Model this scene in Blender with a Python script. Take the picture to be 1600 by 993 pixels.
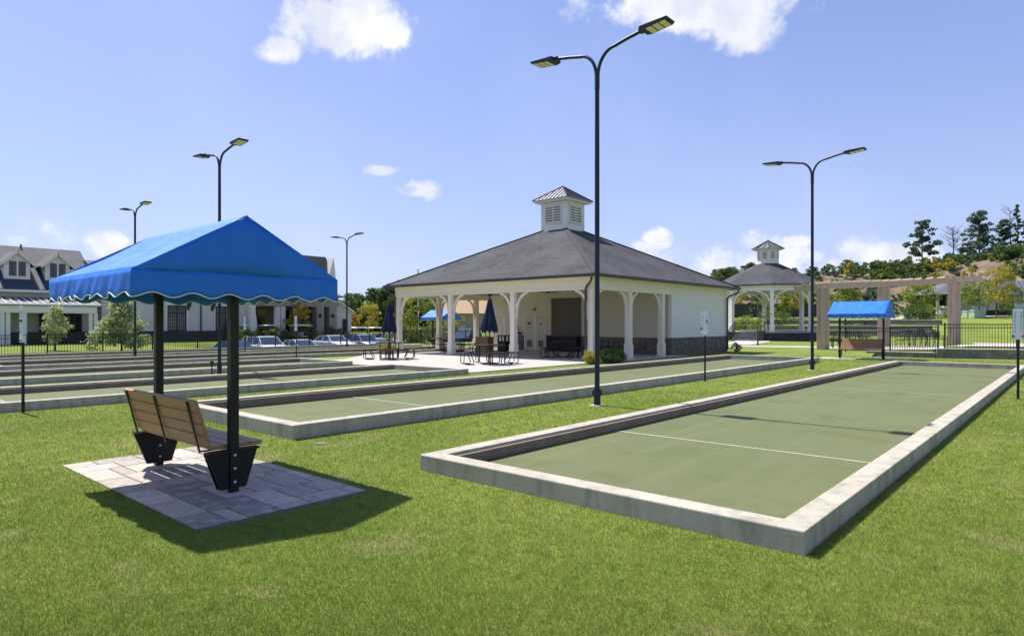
import bpy, math, random
import numpy as np
from mathutils import Vector, Matrix
R = math.radians
random.seed(7); rng = np.random.default_rng(11)
sc = bpy.context.scene
for o in list(bpy.data.objects): bpy.data.objects.remove(o)
C = sc.collection
PI = math.pi
# ------------------------------------------------------------------ camera
EYE = 1.65; YAW = 41.2; FPX = 1019.0
cam = bpy.data.objects.new('camera', bpy.data.cameras.new('camera')); C.objects.link(cam)
cam.location = (0, 0, EYE); cam.rotation_euler = (R(90), 0, R(YAW))
cam.data.sensor_width = 36; cam.data.lens = FPX/1600*36; cam.data.shift_y = 0.0053
cam.data.clip_start = 0.1; cam.data.clip_end = 3000
sc.camera = cam
sc.render.engine = 'CYCLES'
# ------------------------------------------------------------------ light
SUN_EL = 60
sun = bpy.data.objects.new('sun', bpy.data.lights.new('sun', 'SUN')); C.objects.link(sun)
sun.data.energy = 4.4; sun.data.angle = R(0.53); sun.data.color = (1, .95, .87)
sun.rotation_euler = (0, R(-(90-SUN_EL)), R(1.5)); sun.location = (0, 0, 30)
w = bpy.data.worlds.new('World'); sc.world = w; w.use_nodes = True
sc.view_settings.view_transform = 'Standard'; sc.view_settings.look = 'None'
sc.view_settings.exposure = 0.80; sc.view_settings.gamma = 1
sc.view_settings.use_curve_mapping = False
_f = (-math.sin(R(YAW)), math.cos(R(YAW))); _r = (math.cos(R(YAW)), math.sin(R(YAW)))
def at(px, d):
    """world x, y of the point d metres ahead at photograph column px"""
    l = (px-800)*d/FPX
    return _f[0]*d+_r[0]*l, _f[1]*d+_r[1]*l
def skydir(px, py):
    v = Vector((_f[0]+_r[0]*(px-800)/FPX, _f[1]+_r[1]*(px-800)/FPX, (505-py)/FPX)); return v.normalized()
def make_world():
    nt = w.node_tree; N = nt.nodes; Lk = nt.links; N.clear()
    out = N.new('ShaderNodeOutputWorld'); bg = N.new('ShaderNodeBackground'); bg.inputs[1].default_value = 0.112
    sky = N.new('ShaderNodeTexSky'); sky.sky_type = 'NISHITA'; sky.sun_disc = False
    sky.sun_elevation = R(SUN_EL); sky.sun_rotation = R(270-1.5); sky.air_density = 1.0; sky.dust_density = 1.2; sky.ozone_density = 1.6
    tint = N.new('ShaderNodeMix'); tint.data_type = 'RGBA'; tint.blend_type = 'MULTIPLY'; tint.inputs[0].default_value = 1
    tint.inputs[7].default_value = (4.1, 4.65, 7.0, 1)
    sc1 = N.new('ShaderNodeMix'); sc1.data_type = 'RGBA'; sc1.blend_type = 'MULTIPLY'; sc1.inputs[0].default_value = 1; sc1.inputs[7].default_value = (.1, .1, .1, 1); Lk.new(sky.outputs[0], sc1.inputs[6])
    gm = N.new('ShaderNodeGamma'); gm.inputs[1].default_value = .62; Lk.new(sc1.outputs[2], gm.inputs[0]); Lk.new(gm.outputs[0], tint.inputs[6])
    tc = N.new('ShaderNodeTexCoord')
    def M(op, a, b=None, c=None, clamp=False):
        n = N.new('ShaderNodeMath'); n.operation = op; n.use_clamp = clamp
        for i, v in enumerate((a, b, c)):
            if v is None: continue
            if isinstance(v, (int, float)): n.inputs[i].default_value = v
            else: Lk.new(v, n.inputs[i])
        return n.outputs[0]
    def dot(vec):
        n = N.new('ShaderNodeVectorMath'); n.operation = 'DOT_PRODUCT'; Lk.new(tc.outputs['Generated'], n.inputs[0]); n.inputs[1].default_value = vec
        return n.outputs['Value']
    def noise(scale, det, rough=.6, lac=2.0):
        n = N.new('ShaderNodeTexNoise'); Lk.new(tc.outputs['Generated'], n.inputs['Vector'])
        n.inputs['Scale'].default_value = scale; n.inputs['Detail'].default_value = det; n.inputs['Roughness'].default_value = rough
        return n.outputs['Fac']
    n1 = noise(9, 9, .58); n2 = noise(26, 8, .62)
    blobs = [  # px, py, half width px, half height px, weight
        (525, 42, 96, 40, 1.0), (445, 74, 40, 20, .85), (598, 45, 44, 28, .9), (560, 4, 56, 24, .9),
        (1090, 8, 150, 40, 1.0), (1165, 38, 70, 32, .95), (1010, 35, 60, 26, .55), (975, 82, 40, 22, .32),
        (645, 297, 40, 17, 1.05), (597, 267, 32, 10, .95), (1316, 331, 28, 7, .55), (172, 378, 36, 20, .8), (1028, 372, 22, 16, .75), (1010, 388, 26, 12, .6),
        (1060, 410, 60, 18, .5), (1150, 406, 90, 28, .8), (1185, 380, 36, 22, .85), (1250, 378, 36, 11, .75), (1335, 394, 50, 22, .85), (1395, 408, 80, 26, .75), (1250, 408, 150, 26, .78), (1120, 392, 60, 10, .5),
        (1450, 395, 60, 20, .6), (620, 420, 110, 16, .35), (60, 370, 110, 26, .3), (330, 95, 60, 60, .1)]
    total = None
    for (px, py, a, b, wt) in blobs:
        c = skydir(px, py); rt = Vector((_r[0], _r[1], 0)); rt = (rt - c*rt.dot(c)).normalized(); up = rt.cross(c).normalized()
        if up.z < 0: up = -up
        k = FPX*(1+((px-800)/FPX)**2)
        u = M('MULTIPLY', dot(rt), k/a/1.2); v = M('MULTIPLY', dot(up), FPX/1.2/b)
        rr = M('SQRT', M('ADD', M('MULTIPLY', u, u), M('MULTIPLY', v, v)))
        front = M('GREATER_THAN', dot(c), 0.2)
        m = M('MULTIPLY', M('MULTIPLY', M('SUBTRACT', 1.35, rr, clamp=True), wt), front)
        total = m if total is None else M('MAXIMUM', total, m)
    nn = M('ADD', M('MULTIPLY', M('SUBTRACT', n1, .52), 2.5), M('MULTIPLY', M('SUBTRACT', n2, .5), 1.1))
    dens = M('ADD', total, M('MULTIPLY', nn, M('MULTIPLY', total, 2.4, clamp=True)))
    mr = N.new('ShaderNodeMapRange'); mr.interpolation_type = 'SMOOTHSTEP'; Lk.new(dens, mr.inputs[0]); mr.inputs[1].default_value = .24; mr.inputs[2].default_value = .74
    fac = mr.outputs[0]
    # thin veil near the horizon
    sep = N.new('ShaderNodeSeparateXYZ'); Lk.new(tc.outputs['Generated'], sep.inputs[0])
    veil = M('MULTIPLY', M('POWER', M('SUBTRACT', 1, M('MULTIPLY', sep.outputs[2], 1.6, clamp=True), clamp=True), 2.2), .5)
    n3 = noise(3.2, 5, .5)
    veil = M('ADD', veil, M('MULTIPLY', M('SUBTRACT', n3, .5, clamp=True), .55), clamp=True)
    mixv = N.new('ShaderNodeMix'); mixv.data_type = 'RGBA'; Lk.new(veil, mixv.inputs[0]); Lk.new(tint.outputs[2], mixv.inputs[6]); mixv.inputs[7].default_value = (3.9, 4.4, 5.7, 1)
    cc = N.new('ShaderNodeMix'); cc.data_type = 'RGBA'; n4 = noise(13, 7, .6)
    cf = M('MULTIPLY', M('SUBTRACT', n4, .40), 3.6, clamp=True); Lk.new(cf, cc.inputs[0])
    cc.inputs[6].default_value = (3.95, 4.2, 4.95, 1); cc.inputs[7].default_value = (5.5, 5.5, 5.6, 1)
    mx = N.new('ShaderNodeMix'); mx.data_type = 'RGBA'; Lk.new(fac, mx.inputs[0]); Lk.new(mixv.outputs[2], mx.inputs[6]); Lk.new(cc.outputs[2], mx.inputs[7])
    Lk.new(mx.outputs[2], bg.inputs[0]); Lk.new(bg.outputs[0], out.inputs[0])
make_world()

# ------------------------------------------------------------------ materials
MATS = {}
def mat(name, col, rough=.7, metal=0, spec=.3, noise=None, bump=None, col2=None, transl=0, attr=None, build=None):
    """noise=(scale, detail, contrast); col2 mixes in through that noise; bump=(scale, strength)"""
    m = bpy.data.materials.new(name); m.use_nodes = True; nt = m.node_tree; N = nt.nodes; L = nt.links
    b = N['Principled BSDF']; b.inputs['Roughness'].default_value = rough; b.inputs['Metallic'].default_value = metal
    b.inputs['Specular IOR Level'].default_value = spec; b.inputs['Base Color'].default_value = (*col, 1)
    tc = N.new('ShaderNodeTexCoord'); src = tc.outputs['Object']
    if noise:
        n = N.new('ShaderNodeTexNoise'); n.inputs['Scale'].default_value = noise[0]; n.inputs['Detail'].default_value = noise[1]; n.inputs['Roughness'].default_value = .62
        L.new(src, n.inputs['Vector'])
        r = N.new('ShaderNodeMapRange'); L.new(n.outputs['Fac'], r.inputs[0]); k = noise[2]; r.inputs[1].default_value = .5-.5*k; r.inputs[2].default_value = .5+.5*k
        x = N.new('ShaderNodeMix'); x.data_type = 'RGBA'; L.new(r.outputs[0], x.inputs[0]); x.inputs[6].default_value = (*col, 1)
        x.inputs[7].default_value = (*(col2 or tuple(c*.7 for c in col)), 1); L.new(x.outputs[2], b.inputs['Base Color'])
    if bump:
        n = N.new('ShaderNodeTexNoise'); n.inputs['Scale'].default_value = bump[0]; n.inputs['Detail'].default_value = 6; L.new(src, n.inputs['Vector'])
        bp = N.new('ShaderNodeBump'); bp.inputs['Strength'].default_value = bump[1]; bp.inputs['Distance'].default_value = .02
        L.new(n.outputs['Fac'], bp.inputs['Height']); L.new(bp.outputs[0], b.inputs['Normal'])
    if build: build(nt, N, L, b, tc)
    if transl:
        out = N['Material Output']; t = N.new('ShaderNodeBsdfTranslucent'); s = N.new('ShaderNodeMixShader'); s.inputs[0].default_value = transl
        lk = b.inputs['Base Color'].links
        if lk: L.new(lk[0].from_socket, t.inputs[0])
        else: t.inputs[0].default_value = (*col, 1)
        L.new(b.outputs[0], s.inputs[1]); L.new(t.outputs[0], s.inputs[2]); L.new(s.outputs[0], out.inputs['Surface'])
    MATS[name] = m; return m
def mixn(N, L, fac, a, b, blend='MIX'):
    x = N.new('ShaderNodeMix'); x.data_type = 'RGBA'; x.blend_type = blend
    for i, v in ((0, fac), (6, a), (7, b)):
        if isinstance(v, tuple): x.inputs[i].default_value = (*v, 1) if len(v) == 3 else v
        elif isinstance(v, (int, float)): x.inputs[i].default_value = v
        else: L.new(v, x.inputs[i])
    return x.outputs[2]
def nz(N, L, src, scale, det=5, lo=.35, hi=.65, rough=.6):
    n = N.new('ShaderNodeTexNoise'); n.inputs['Scale'].default_value = scale; n.inputs['Detail'].default_value = det; n.inputs['Roughness'].default_value = rough
    L.new(src, n.inputs['Vector']); r = N.new('ShaderNodeMapRange'); r.inputs[1].default_value = lo; r.inputs[2].default_value = hi
    L.new(n.outputs['Fac'], r.inputs[0]); return r.outputs[0]
def lawn_colour(N, L):
    g = N.new('ShaderNodeNewGeometry'); p = g.outputs['Position']
    c = mixn(N, L, nz(N, L, p, .55, 4, .38, .62), (.170, .225, .034), (.225, .275, .048))
    c = mixn(N, L, nz(N, L, p, 2.3, 5, .42, .7), c, (.27, .30, .070))
    c = mixn(N, L, nz(N, L, p, .28, 3, .42, .6), c, (.155, .212, .031))
    c = mixn(N, L, nz(N, L, p, 7, 5, .5, .72), c, (.105, .16, .020))
    dry = N.new('ShaderNodeMath'); dry.operation = 'MULTIPLY'; L.new(nz(N, L, p, 1.1, 6, .57, .72), dry.inputs[0]); dry.inputs[1].default_value = .7
    c = mixn(N, L, dry.outputs[0], c, (.33, .29, .14))
    return c, p
def b_lawn(nt, N, L, b, tc):
    c, p = lawn_colour(N, L)
    c = mixn(N, L, nz(N, L, p, 60, 3, .3, .7), c, (.07, .10, .018), 'MULTIPLY') if False else mixn(N, L, nz(N, L, p, 45, 4, .45, .75), c, (.10, .13, .03))
    L.new(c, b.inputs['Base Color'])
    n = N.new('ShaderNodeTexNoise'); n.inputs['Scale'].default_value = 70; n.inputs['Detail'].default_value = 4; L.new(p, n.inputs['Vector'])
    bp = N.new('ShaderNodeBump'); bp.inputs['Strength'].default_value = .8; bp.inputs['Distance'].default_value = .02; L.new(n.outputs['Fac'], bp.inputs['Height']); L.new(bp.outputs[0], b.inputs['Normal'])
mat('lawn', (.1, .15, .03), .9, spec=.1, build=b_lawn)
def b_grass(nt, N, L, b, tc):
    c, p = lawn_colour(N, L)
    a = N.new('ShaderNodeAttribute'); a.attribute_name = 'shade'
    c = mixn(N, L, a.outputs['Fac'], c, (.30, .37, .09)); c2 = mixn(N, L, .45, c, c)
    L.new(c, b.inputs['Base Color'])
mat('grass', (.1, .15, .03), .55, spec=.25, transl=.35, build=b_grass)
def concrete(name, c1, c2, streak=.0, joint=None):
    def f(nt, N, L, b, tc):
        p = tc.outputs['Object']
        c = mixn(N, L, nz(N, L, p, 2.2, 6, .35, .68), c1, c2)
        c = mixn(N, L, nz(N, L, p, 38, 4, .55, .75), c, tuple(x*.72 for x in c2))
        if streak:
            mp = N.new('ShaderNodeMapping'); mp.inputs['Scale'].default_value = (3.1, 3.1, .6); L.new(p, mp.inputs[0])
            m = N.new('ShaderNodeMath'); m.operation = 'MULTIPLY'; m.inputs[1].default_value = streak; L.new(nz(N, L, mp.outputs[0], 1.6, 5, .48, .66), m.inputs[0])
            c = mixn(N, L, m.outputs[0], c, tuple(x*.42 for x in c2))
        L.new(c, b.inputs['Base Color'])
        n = N.new('ShaderNodeTexNoise'); n.inputs['Scale'].default_value = 55; n.inputs['Detail'].default_value = 6; L.new(p, n.inputs['Vector'])
        bp = N.new('ShaderNodeBump'); bp.inputs['Strength'].default_value = .16; bp.inputs['Distance'].default_value = .01; L.new(n.outputs['Fac'], bp.inputs['Height']); L.new(bp.outputs[0], b.inputs['Normal'])
    return mat(name, c1, .85, spec=.2, build=f)
concrete('curb_concrete', (.46, .42, .345), (.38, .345, .28), streak=.42)
concrete('slab_concrete', (.45, .42, .385), (.385, .365, .33))
concrete('wall_concrete', (.25, .24, .22), (.18, .175, .16), streak=.6)
def b_court(nt, N, L, b, tc):
    g = N.new('ShaderNodeNewGeometry'); p = g.outputs['Position']
    c = mixn(N, L, nz(N, L, p, .35, 3, .42, .6, .5), (.126, .141, .062), (.115, .131, .055))
    c = mixn(N, L, nz(N, L, p, 1.1, 3, .56, .66, .45), c, (.105, .122, .046))
    c = mixn(N, L, nz(N, L, p, 90, 3, .62, .72), c, (.22, .225, .14))
    mp = N.new('ShaderNodeMapping'); mp.inputs['Scale'].default_value = (3, .25, 1); L.new(p, mp.inputs[0])
    c = mixn(N, L, nz(N, L, mp.outputs[0], 1, 5, .5, .8), c, (.138, .153, .073))
    L.new(c, b.inputs['Base Color'])
    n = N.new('ShaderNodeTexNoise'); n.inputs['Scale'].default_value = 160; n.inputs['Detail'].default_value = 3; L.new(p, n.inputs['Vector'])
    bp = N.new('ShaderNodeBump'); bp.inputs['Strength'].default_value = .25; bp.inputs['Distance'].default_value = .004; L.new(n.outputs['Fac'], bp.inputs['Height']); L.new(bp.outputs[0], b.inputs['Normal'])
mat('court_surface', (.17, .2, .11), .8, spec=.2, build=b_court)
def b_line(nt, N, L, b, tc):
    g = N.new('ShaderNodeNewGeometry')
    L.new(mixn(N, L, nz(N, L, g.outputs['Position'], 25, 4, .35, .6), (.40, .41, .31), (.26, .28, .18)), b.inputs['Base Color'])
mat('court_line', (.42, .44, .36), .8, build=b_line)
mat('bumper_wood', (.16, .12, .085), .8, noise=(3, 5, .5), col2=(.24, .195, .15))
def b_paver(nt, N, L, b, tc):
    a = N.new('ShaderNodeAttribute'); a.attribute_name = 'shade'; p = tc.outputs['Object']
    r = N.new('ShaderNodeValToRGB'); L.new(a.outputs['Fac'], r.inputs[0])
    cr = r.color_ramp; cr.elements[0].color = (.20, .18, .165, 1); cr.elements[1].color = (.58, .49, .40, 1)
    for q, col in ((.25, (.33, .30, .27, 1)), (.5, (.43, .37, .32, 1)), (.75, (.37, .335, .30, 1))):
        e = cr.elements.new(q); e.color = col
    c = mixn(N, L, nz(N, L, p, 7, 5, .45, .7), r.outputs[0], (.46, .38, .31)); c = mixn(N, L, nz(N, L, p, 16, 6, .52, .75), c, (.22, .20, .18)); L.new(c, b.inputs['Base Color'])
    n = N.new('ShaderNodeTexNoise'); n.inputs['Scale'].default_value = 18; n.inputs['Detail'].default_value = 8; L.new(p, n.inputs['Vector'])
    bp = N.new('ShaderNodeBump'); bp.inputs['Strength'].default_value = .5; bp.inputs['Distance'].default_value = .012; L.new(n.outputs['Fac'], bp.inputs['Height']); L.new(bp.outputs[0], b.inputs['Normal'])
mat('paver', (.3, .27, .24), .8, spec=.25, build=b_paver)
mat('paver_joint', (.10, .09, .075), .95)
def b_board(c1, c2, ax):
    def f(nt, N, L, b, tc):
        mp = N.new('ShaderNodeMapping'); s = [14, 14, 14]; s[ax] = .9; mp.inputs['Scale'].default_value = s; L.new(tc.outputs['Object'], mp.inputs[0])
        c = mixn(N, L, nz(N, L, mp.outputs[0], 1.5, 6, .35, .68), c1, c2); L.new(c, b.inputs['Base Color'])
        n = N.new('ShaderNodeTexNoise'); n.inputs['Scale'].default_value = 6; n.inputs['Detail'].default_value = 6; L.new(mp.outputs[0], n.inputs['Vector'])
        bp = N.new('ShaderNodeBump'); bp.inputs['Strength'].default_value = .2; bp.inputs['Distance'].default_value = .004; L.new(n.outputs['Fac'], bp.inputs['Height']); L.new(bp.outputs[0], b.inputs['Normal'])
    return f
mat('bench_board', (.30, .17, .095), .5, spec=.4, build=b_board((.42, .225, .12), (.31, .16, .085), 0))
mat('pergola_wood', (.42, .32, .25), .8, build=b_board((.52, .40, .31), (.42, .32, .245), 2))
mat('black_metal', (.010, .011, .012), .42, spec=.32)
mat('lamp_metal', (.010, .018, .032), .45, spec=.35)
mat('steel_bolt', (.6, .6, .6), .35, metal=.8)
def b_fabric(nt, N, L, b, tc):
    p = tc.outputs['Object']; c = mixn(N, L, nz(N, L, p, 1.6, 4, .35, .7), (.013, .15, .60), (.018, .175, .68)); L.new(c, b.inputs['Base Color'])
    mp = N.new('ShaderNodeMapping'); mp.inputs['Scale'].default_value = (1, 1, .5); L.new(p, mp.inputs[0])
    n = N.new('ShaderNodeTexNoise'); n.inputs['Scale'].default_value = 3.0; n.inputs['Detail'].default_value = 3; L.new(mp.outputs[0], n.inputs['Vector'])
    bp = N.new('ShaderNodeBump'); bp.inputs['Strength'].default_value = .35; bp.inputs['Distance'].default_value = .08; L.new(n.outputs['Fac'], bp.inputs['Height']); L.new(bp.outputs[0], b.inputs['Normal'])
mat('blue_canvas', (.013, .14, .58), .5, spec=.3, transl=.02, build=b_fabric)
mat('navy_canvas', (.008, .016, .05), .8, transl=.1, bump=(20, .3))
mat('white_trim', (.75, .75, .72), .6)
mat('led_panel', (.85, .80, .58), .3, spec=.5, noise=(30, 3, .4), col2=(.55, .52, .32))
mat('cream_paint', (.80, .73, .61), .55, noise=(1.5, 4, .8), col2=(.75, .68, .56))
mat('white_paint', (.78, .75, .71), .5, noise=(1.2, 4, .8), col2=(.72, .70, .66))
mat('siding_paint', (.77, .75, .71), .55, noise=(1.2, 4, .8), col2=(.73, .71, .67))
mat('tan_wall', (.68, .62, .52), .7, noise=(1.2, 4, .8), col2=(.63, .57, .475))
mat('alcove_wall', (.15, .135, .115), .7)
mat('club_wall', (.64, .61, .56), .75, noise=(.8, 4, .8), col2=(.59, .56, .51))
mat('club_stone_wall', (.36, .31, .25), .8, noise=(3, 5, .6), col2=(.24, .21, .17))
def b_stone(c1, c2, mortar, sc_=3.2):
    def f(nt, N, L, b, tc):
        s = N.new('ShaderNodeSeparateXYZ'); L.new(tc.outputs['Object'], s.inputs[0])
        a = N.new('ShaderNodeMath'); a.operation = 'ADD'; L.new(s.outputs[0], a.inputs[0]); L.new(s.outputs[1], a.inputs[1])
        cv = N.new('ShaderNodeCombineXYZ'); L.new(a.outputs[0], cv.inputs[0]); L.new(s.outputs[2], cv.inputs[1])
        br = N.new('ShaderNodeTexBrick'); L.new(cv.outputs[0], br.inputs['Vector']); br.inputs['Scale'].default_value = sc_; br.inputs['Mortar Size'].default_value = .012
        br.inputs['Color1'].default_value = (*c1, 1); br.inputs['Color2'].default_value = (*c2, 1); br.inputs['Mortar'].default_value = (*mortar, 1)
        br.inputs['Brick Width'].default_value = .9; br.inputs['Row Height'].default_value = .32; br.offset = .37; br.squash = 1.6; br.squash_frequency = 3; br.inputs['Bias'].default_value = -.1
        c = mixn(N, L, nz(N, L, tc.outputs['Object'], 5, 5, .35, .7), br.outputs[0], mortar); L.new(c, b.inputs['Base Color'])
        bp = N.new('ShaderNodeBump'); bp.invert = True; bp.inputs['Strength'].default_value = .7; bp.inputs['Distance'].default_value = .03; L.new(br.outputs['Fac'], bp.inputs['Height']); L.new(bp.outputs[0], b.inputs['Normal'])
    return f
mat('ledge_stone', (.2, .18, .15), .85, build=b_stone((.27, .225, .175), (.17, .155, .135), (.09, .08, .07)))
mat('dark_stone', (.08, .08, .085), .85, build=b_stone((.09, .09, .095), (.055, .055, .06), (.04, .04, .04)))
mat('block_wall', (.2, .2, .2), .9, build=b_stone((.27, .255, .23), (.20, .195, .18), (.12, .115, .105), 1.6))
def b_shingle(c1, c2):
    def f(nt, N, L, b, tc):
        s = N.new('ShaderNodeSeparateXYZ'); L.new(tc.outputs['Object'], s.inputs[0])
        a = N.new('ShaderNodeMath'); a.operation = 'ADD'; L.new(s.outputs[0], a.inputs[0]); L.new(s.outputs[1], a.inputs[1])
        cv = N.new('ShaderNodeCombineXYZ'); L.new(a.outputs[0], cv.inputs[0]); L.new(s.outputs[2], cv.inputs[1])
        br = N.new('ShaderNodeTexBrick'); L.new(cv.outputs[0], br.inputs['Vector']); br.inputs['Scale'].default_value = 5; br.inputs['Mortar Size'].default_value = .01
        br.inputs['Color1'].default_value = (*c1, 1); br.inputs['Color2'].default_value = (*c2, 1); br.inputs['Mortar'].default_value = (*tuple(x*.6 for x in c2), 1)
        br.inputs['Brick Width'].default_value = 1.5; br.inputs['Row Height'].default_value = .33
        c = mixn(N, L, nz(N, L, tc.outputs['Object'], 9, 6, .35, .7), br.outputs[0], c1); c = mixn(N, L, nz(N, L, tc.outputs['Object'], .5, 4, .4, .75), c, tuple(x*1.25 for x in c1)); L.new(c, b.inputs['Base Color'])
    return f
mat('shingle', (.06, .058, .06), .9, spec=.12, build=b_shingle((.078, .077, .083), (.033, .033, .037)))
mat('ridge_cap', (.10, .095, .092), .9, spec=.1, noise=(7, 5, .5), col2=(.055, .052, .052))
mat('club_shingle', (.14, .13, .13), .85, spec=.25, build=b_shingle((.125, .12, .118), (.09, .085, .085)))
mat('house_shingle', (.1, .1, .11), .8, build=b_shingle((.11, .11, .125), (.08, .08, .09)))
mat('seam_metal', (.21, .21, .23), .35, metal=.6, spec=.5)
mat('seam_rib', (.05, .05, .06), .4, metal=.5)
mat('gutter_metal', (.05, .045, .042), .45, spec=.4)
mat('club_glass', (.10, .135, .14), .15, spec=.8, noise=(2.5, 4, .5), col2=(.05, .07, .08))  # reflections painted into the panes as a paler, mottled base colour
mat('dark_glass', (.012, .02, .026), .08, spec=.8)
mat('slate_blue_panel', (.05, .07, .10), .7, noise=(3, 4, .6), col2=(.035, .05, .075))
mat('black_frame', (.02, .022, .025), .5)
mat('bark', (.10, .075, .055), .9, noise=(6, 5, .6), col2=(.06, .045, .035))
def b_mulch(nt, N, L, b, tc):
    p = tc.outputs['Object']; c = mixn(N, L, nz(N, L, p, .12, 6, .4, .62), (.15, .10, .07), (.24, .17, .12)); c = mixn(N, L, nz(N, L, p, .3, 6, .50, .60), c, (.07, .085, .03)); c = mixn(N, L, nz(N, L, p, 1.4, 5, .54, .66), c, (.06, .06, .035))
    L.new(c, b.inputs['Base Color'])
mat('mulch', (.2, .13, .09), .95, build=b_mulch)
mat('asphalt', (.055, .055, .06), .9, noise=(2, 4, .6), col2=(.075, .075, .078))
def leaf(name, c1, c2, tr=.3):
    def f(nt, N, L, b, tc):
        a = N.new('ShaderNodeAttribute'); a.attribute_name = 'shade'; L.new(mixn(N, L, a.outputs['Fac'], c1, c2), b.inputs['Base Color'])
    return mat(name, c1, .6, spec=.2, transl=tr, build=f)
leaf('leaf_dark', (.045, .085, .022), (.115, .175, .048))
leaf('leaf_pine', (.065, .105, .07), (.15, .21, .13), .45)
leaf('leaf_mid', (.07, .12, .03), (.16, .24, .055))
leaf('leaf_fresh', (.25, .32, .12), (.48, .54, .26), .4)
leaf('leaf_lime', (.15, .20, .03), (.32, .36, .05))
leaf('leaf_yellow', (.26, .24, .03), (.48, .40, .05))
leaf('leaf_orange', (.30, .20, .03), (.50, .36, .06))
leaf('twig_bare', (.12, .10, .11), (.18, .16, .17), .1)
mat('car_white', (.72, .74, .76), .25, spec=.6); mat('car_silver', (.45, .50, .56), .25, metal=.3, spec=.6)
mat('car_blue', (.05, .14, .38), .2, spec=.7); mat('car_dark', (.02, .035, .06), .2, spec=.7); mat('car_black', (.012, .013, .016), .3, spec=.6)
mat('tyre', (.02, .02, .02), .9); mat('car_rim', (.4, .4, .42), .3, metal=.8); mat('car_glass', (.03, .06, .11), .05, spec=1)
mat('headlight', (.7, .72, .75), .1, spec=.8)
mat('sign_white', (.70, .74, .78), .45); mat('sign_ink', (.05, .07, .12), .6); mat('marker_red', (.45, .02, .02), .4); mat('marker_blue', (.03, .05, .12), .4)
mat('door_paint', (.58, .53, .45), .5); mat('vent_grey', (.16, .15, .14), .6); mat('plastic_tan', (.36, .22, .10), .6); mat('bbq_black', (.015, .015, .016), .5)
mat('utility_green', (.42, .50, .36), .6); mat('house_white', (.62, .64, .66), .6); mat('terracotta', (.35, .12, .05), .8)
mat('cushion', (.55, .52, .48), .8); mat('house_tan', (.40, .27, .17), .8)
M_ = MATS

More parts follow.
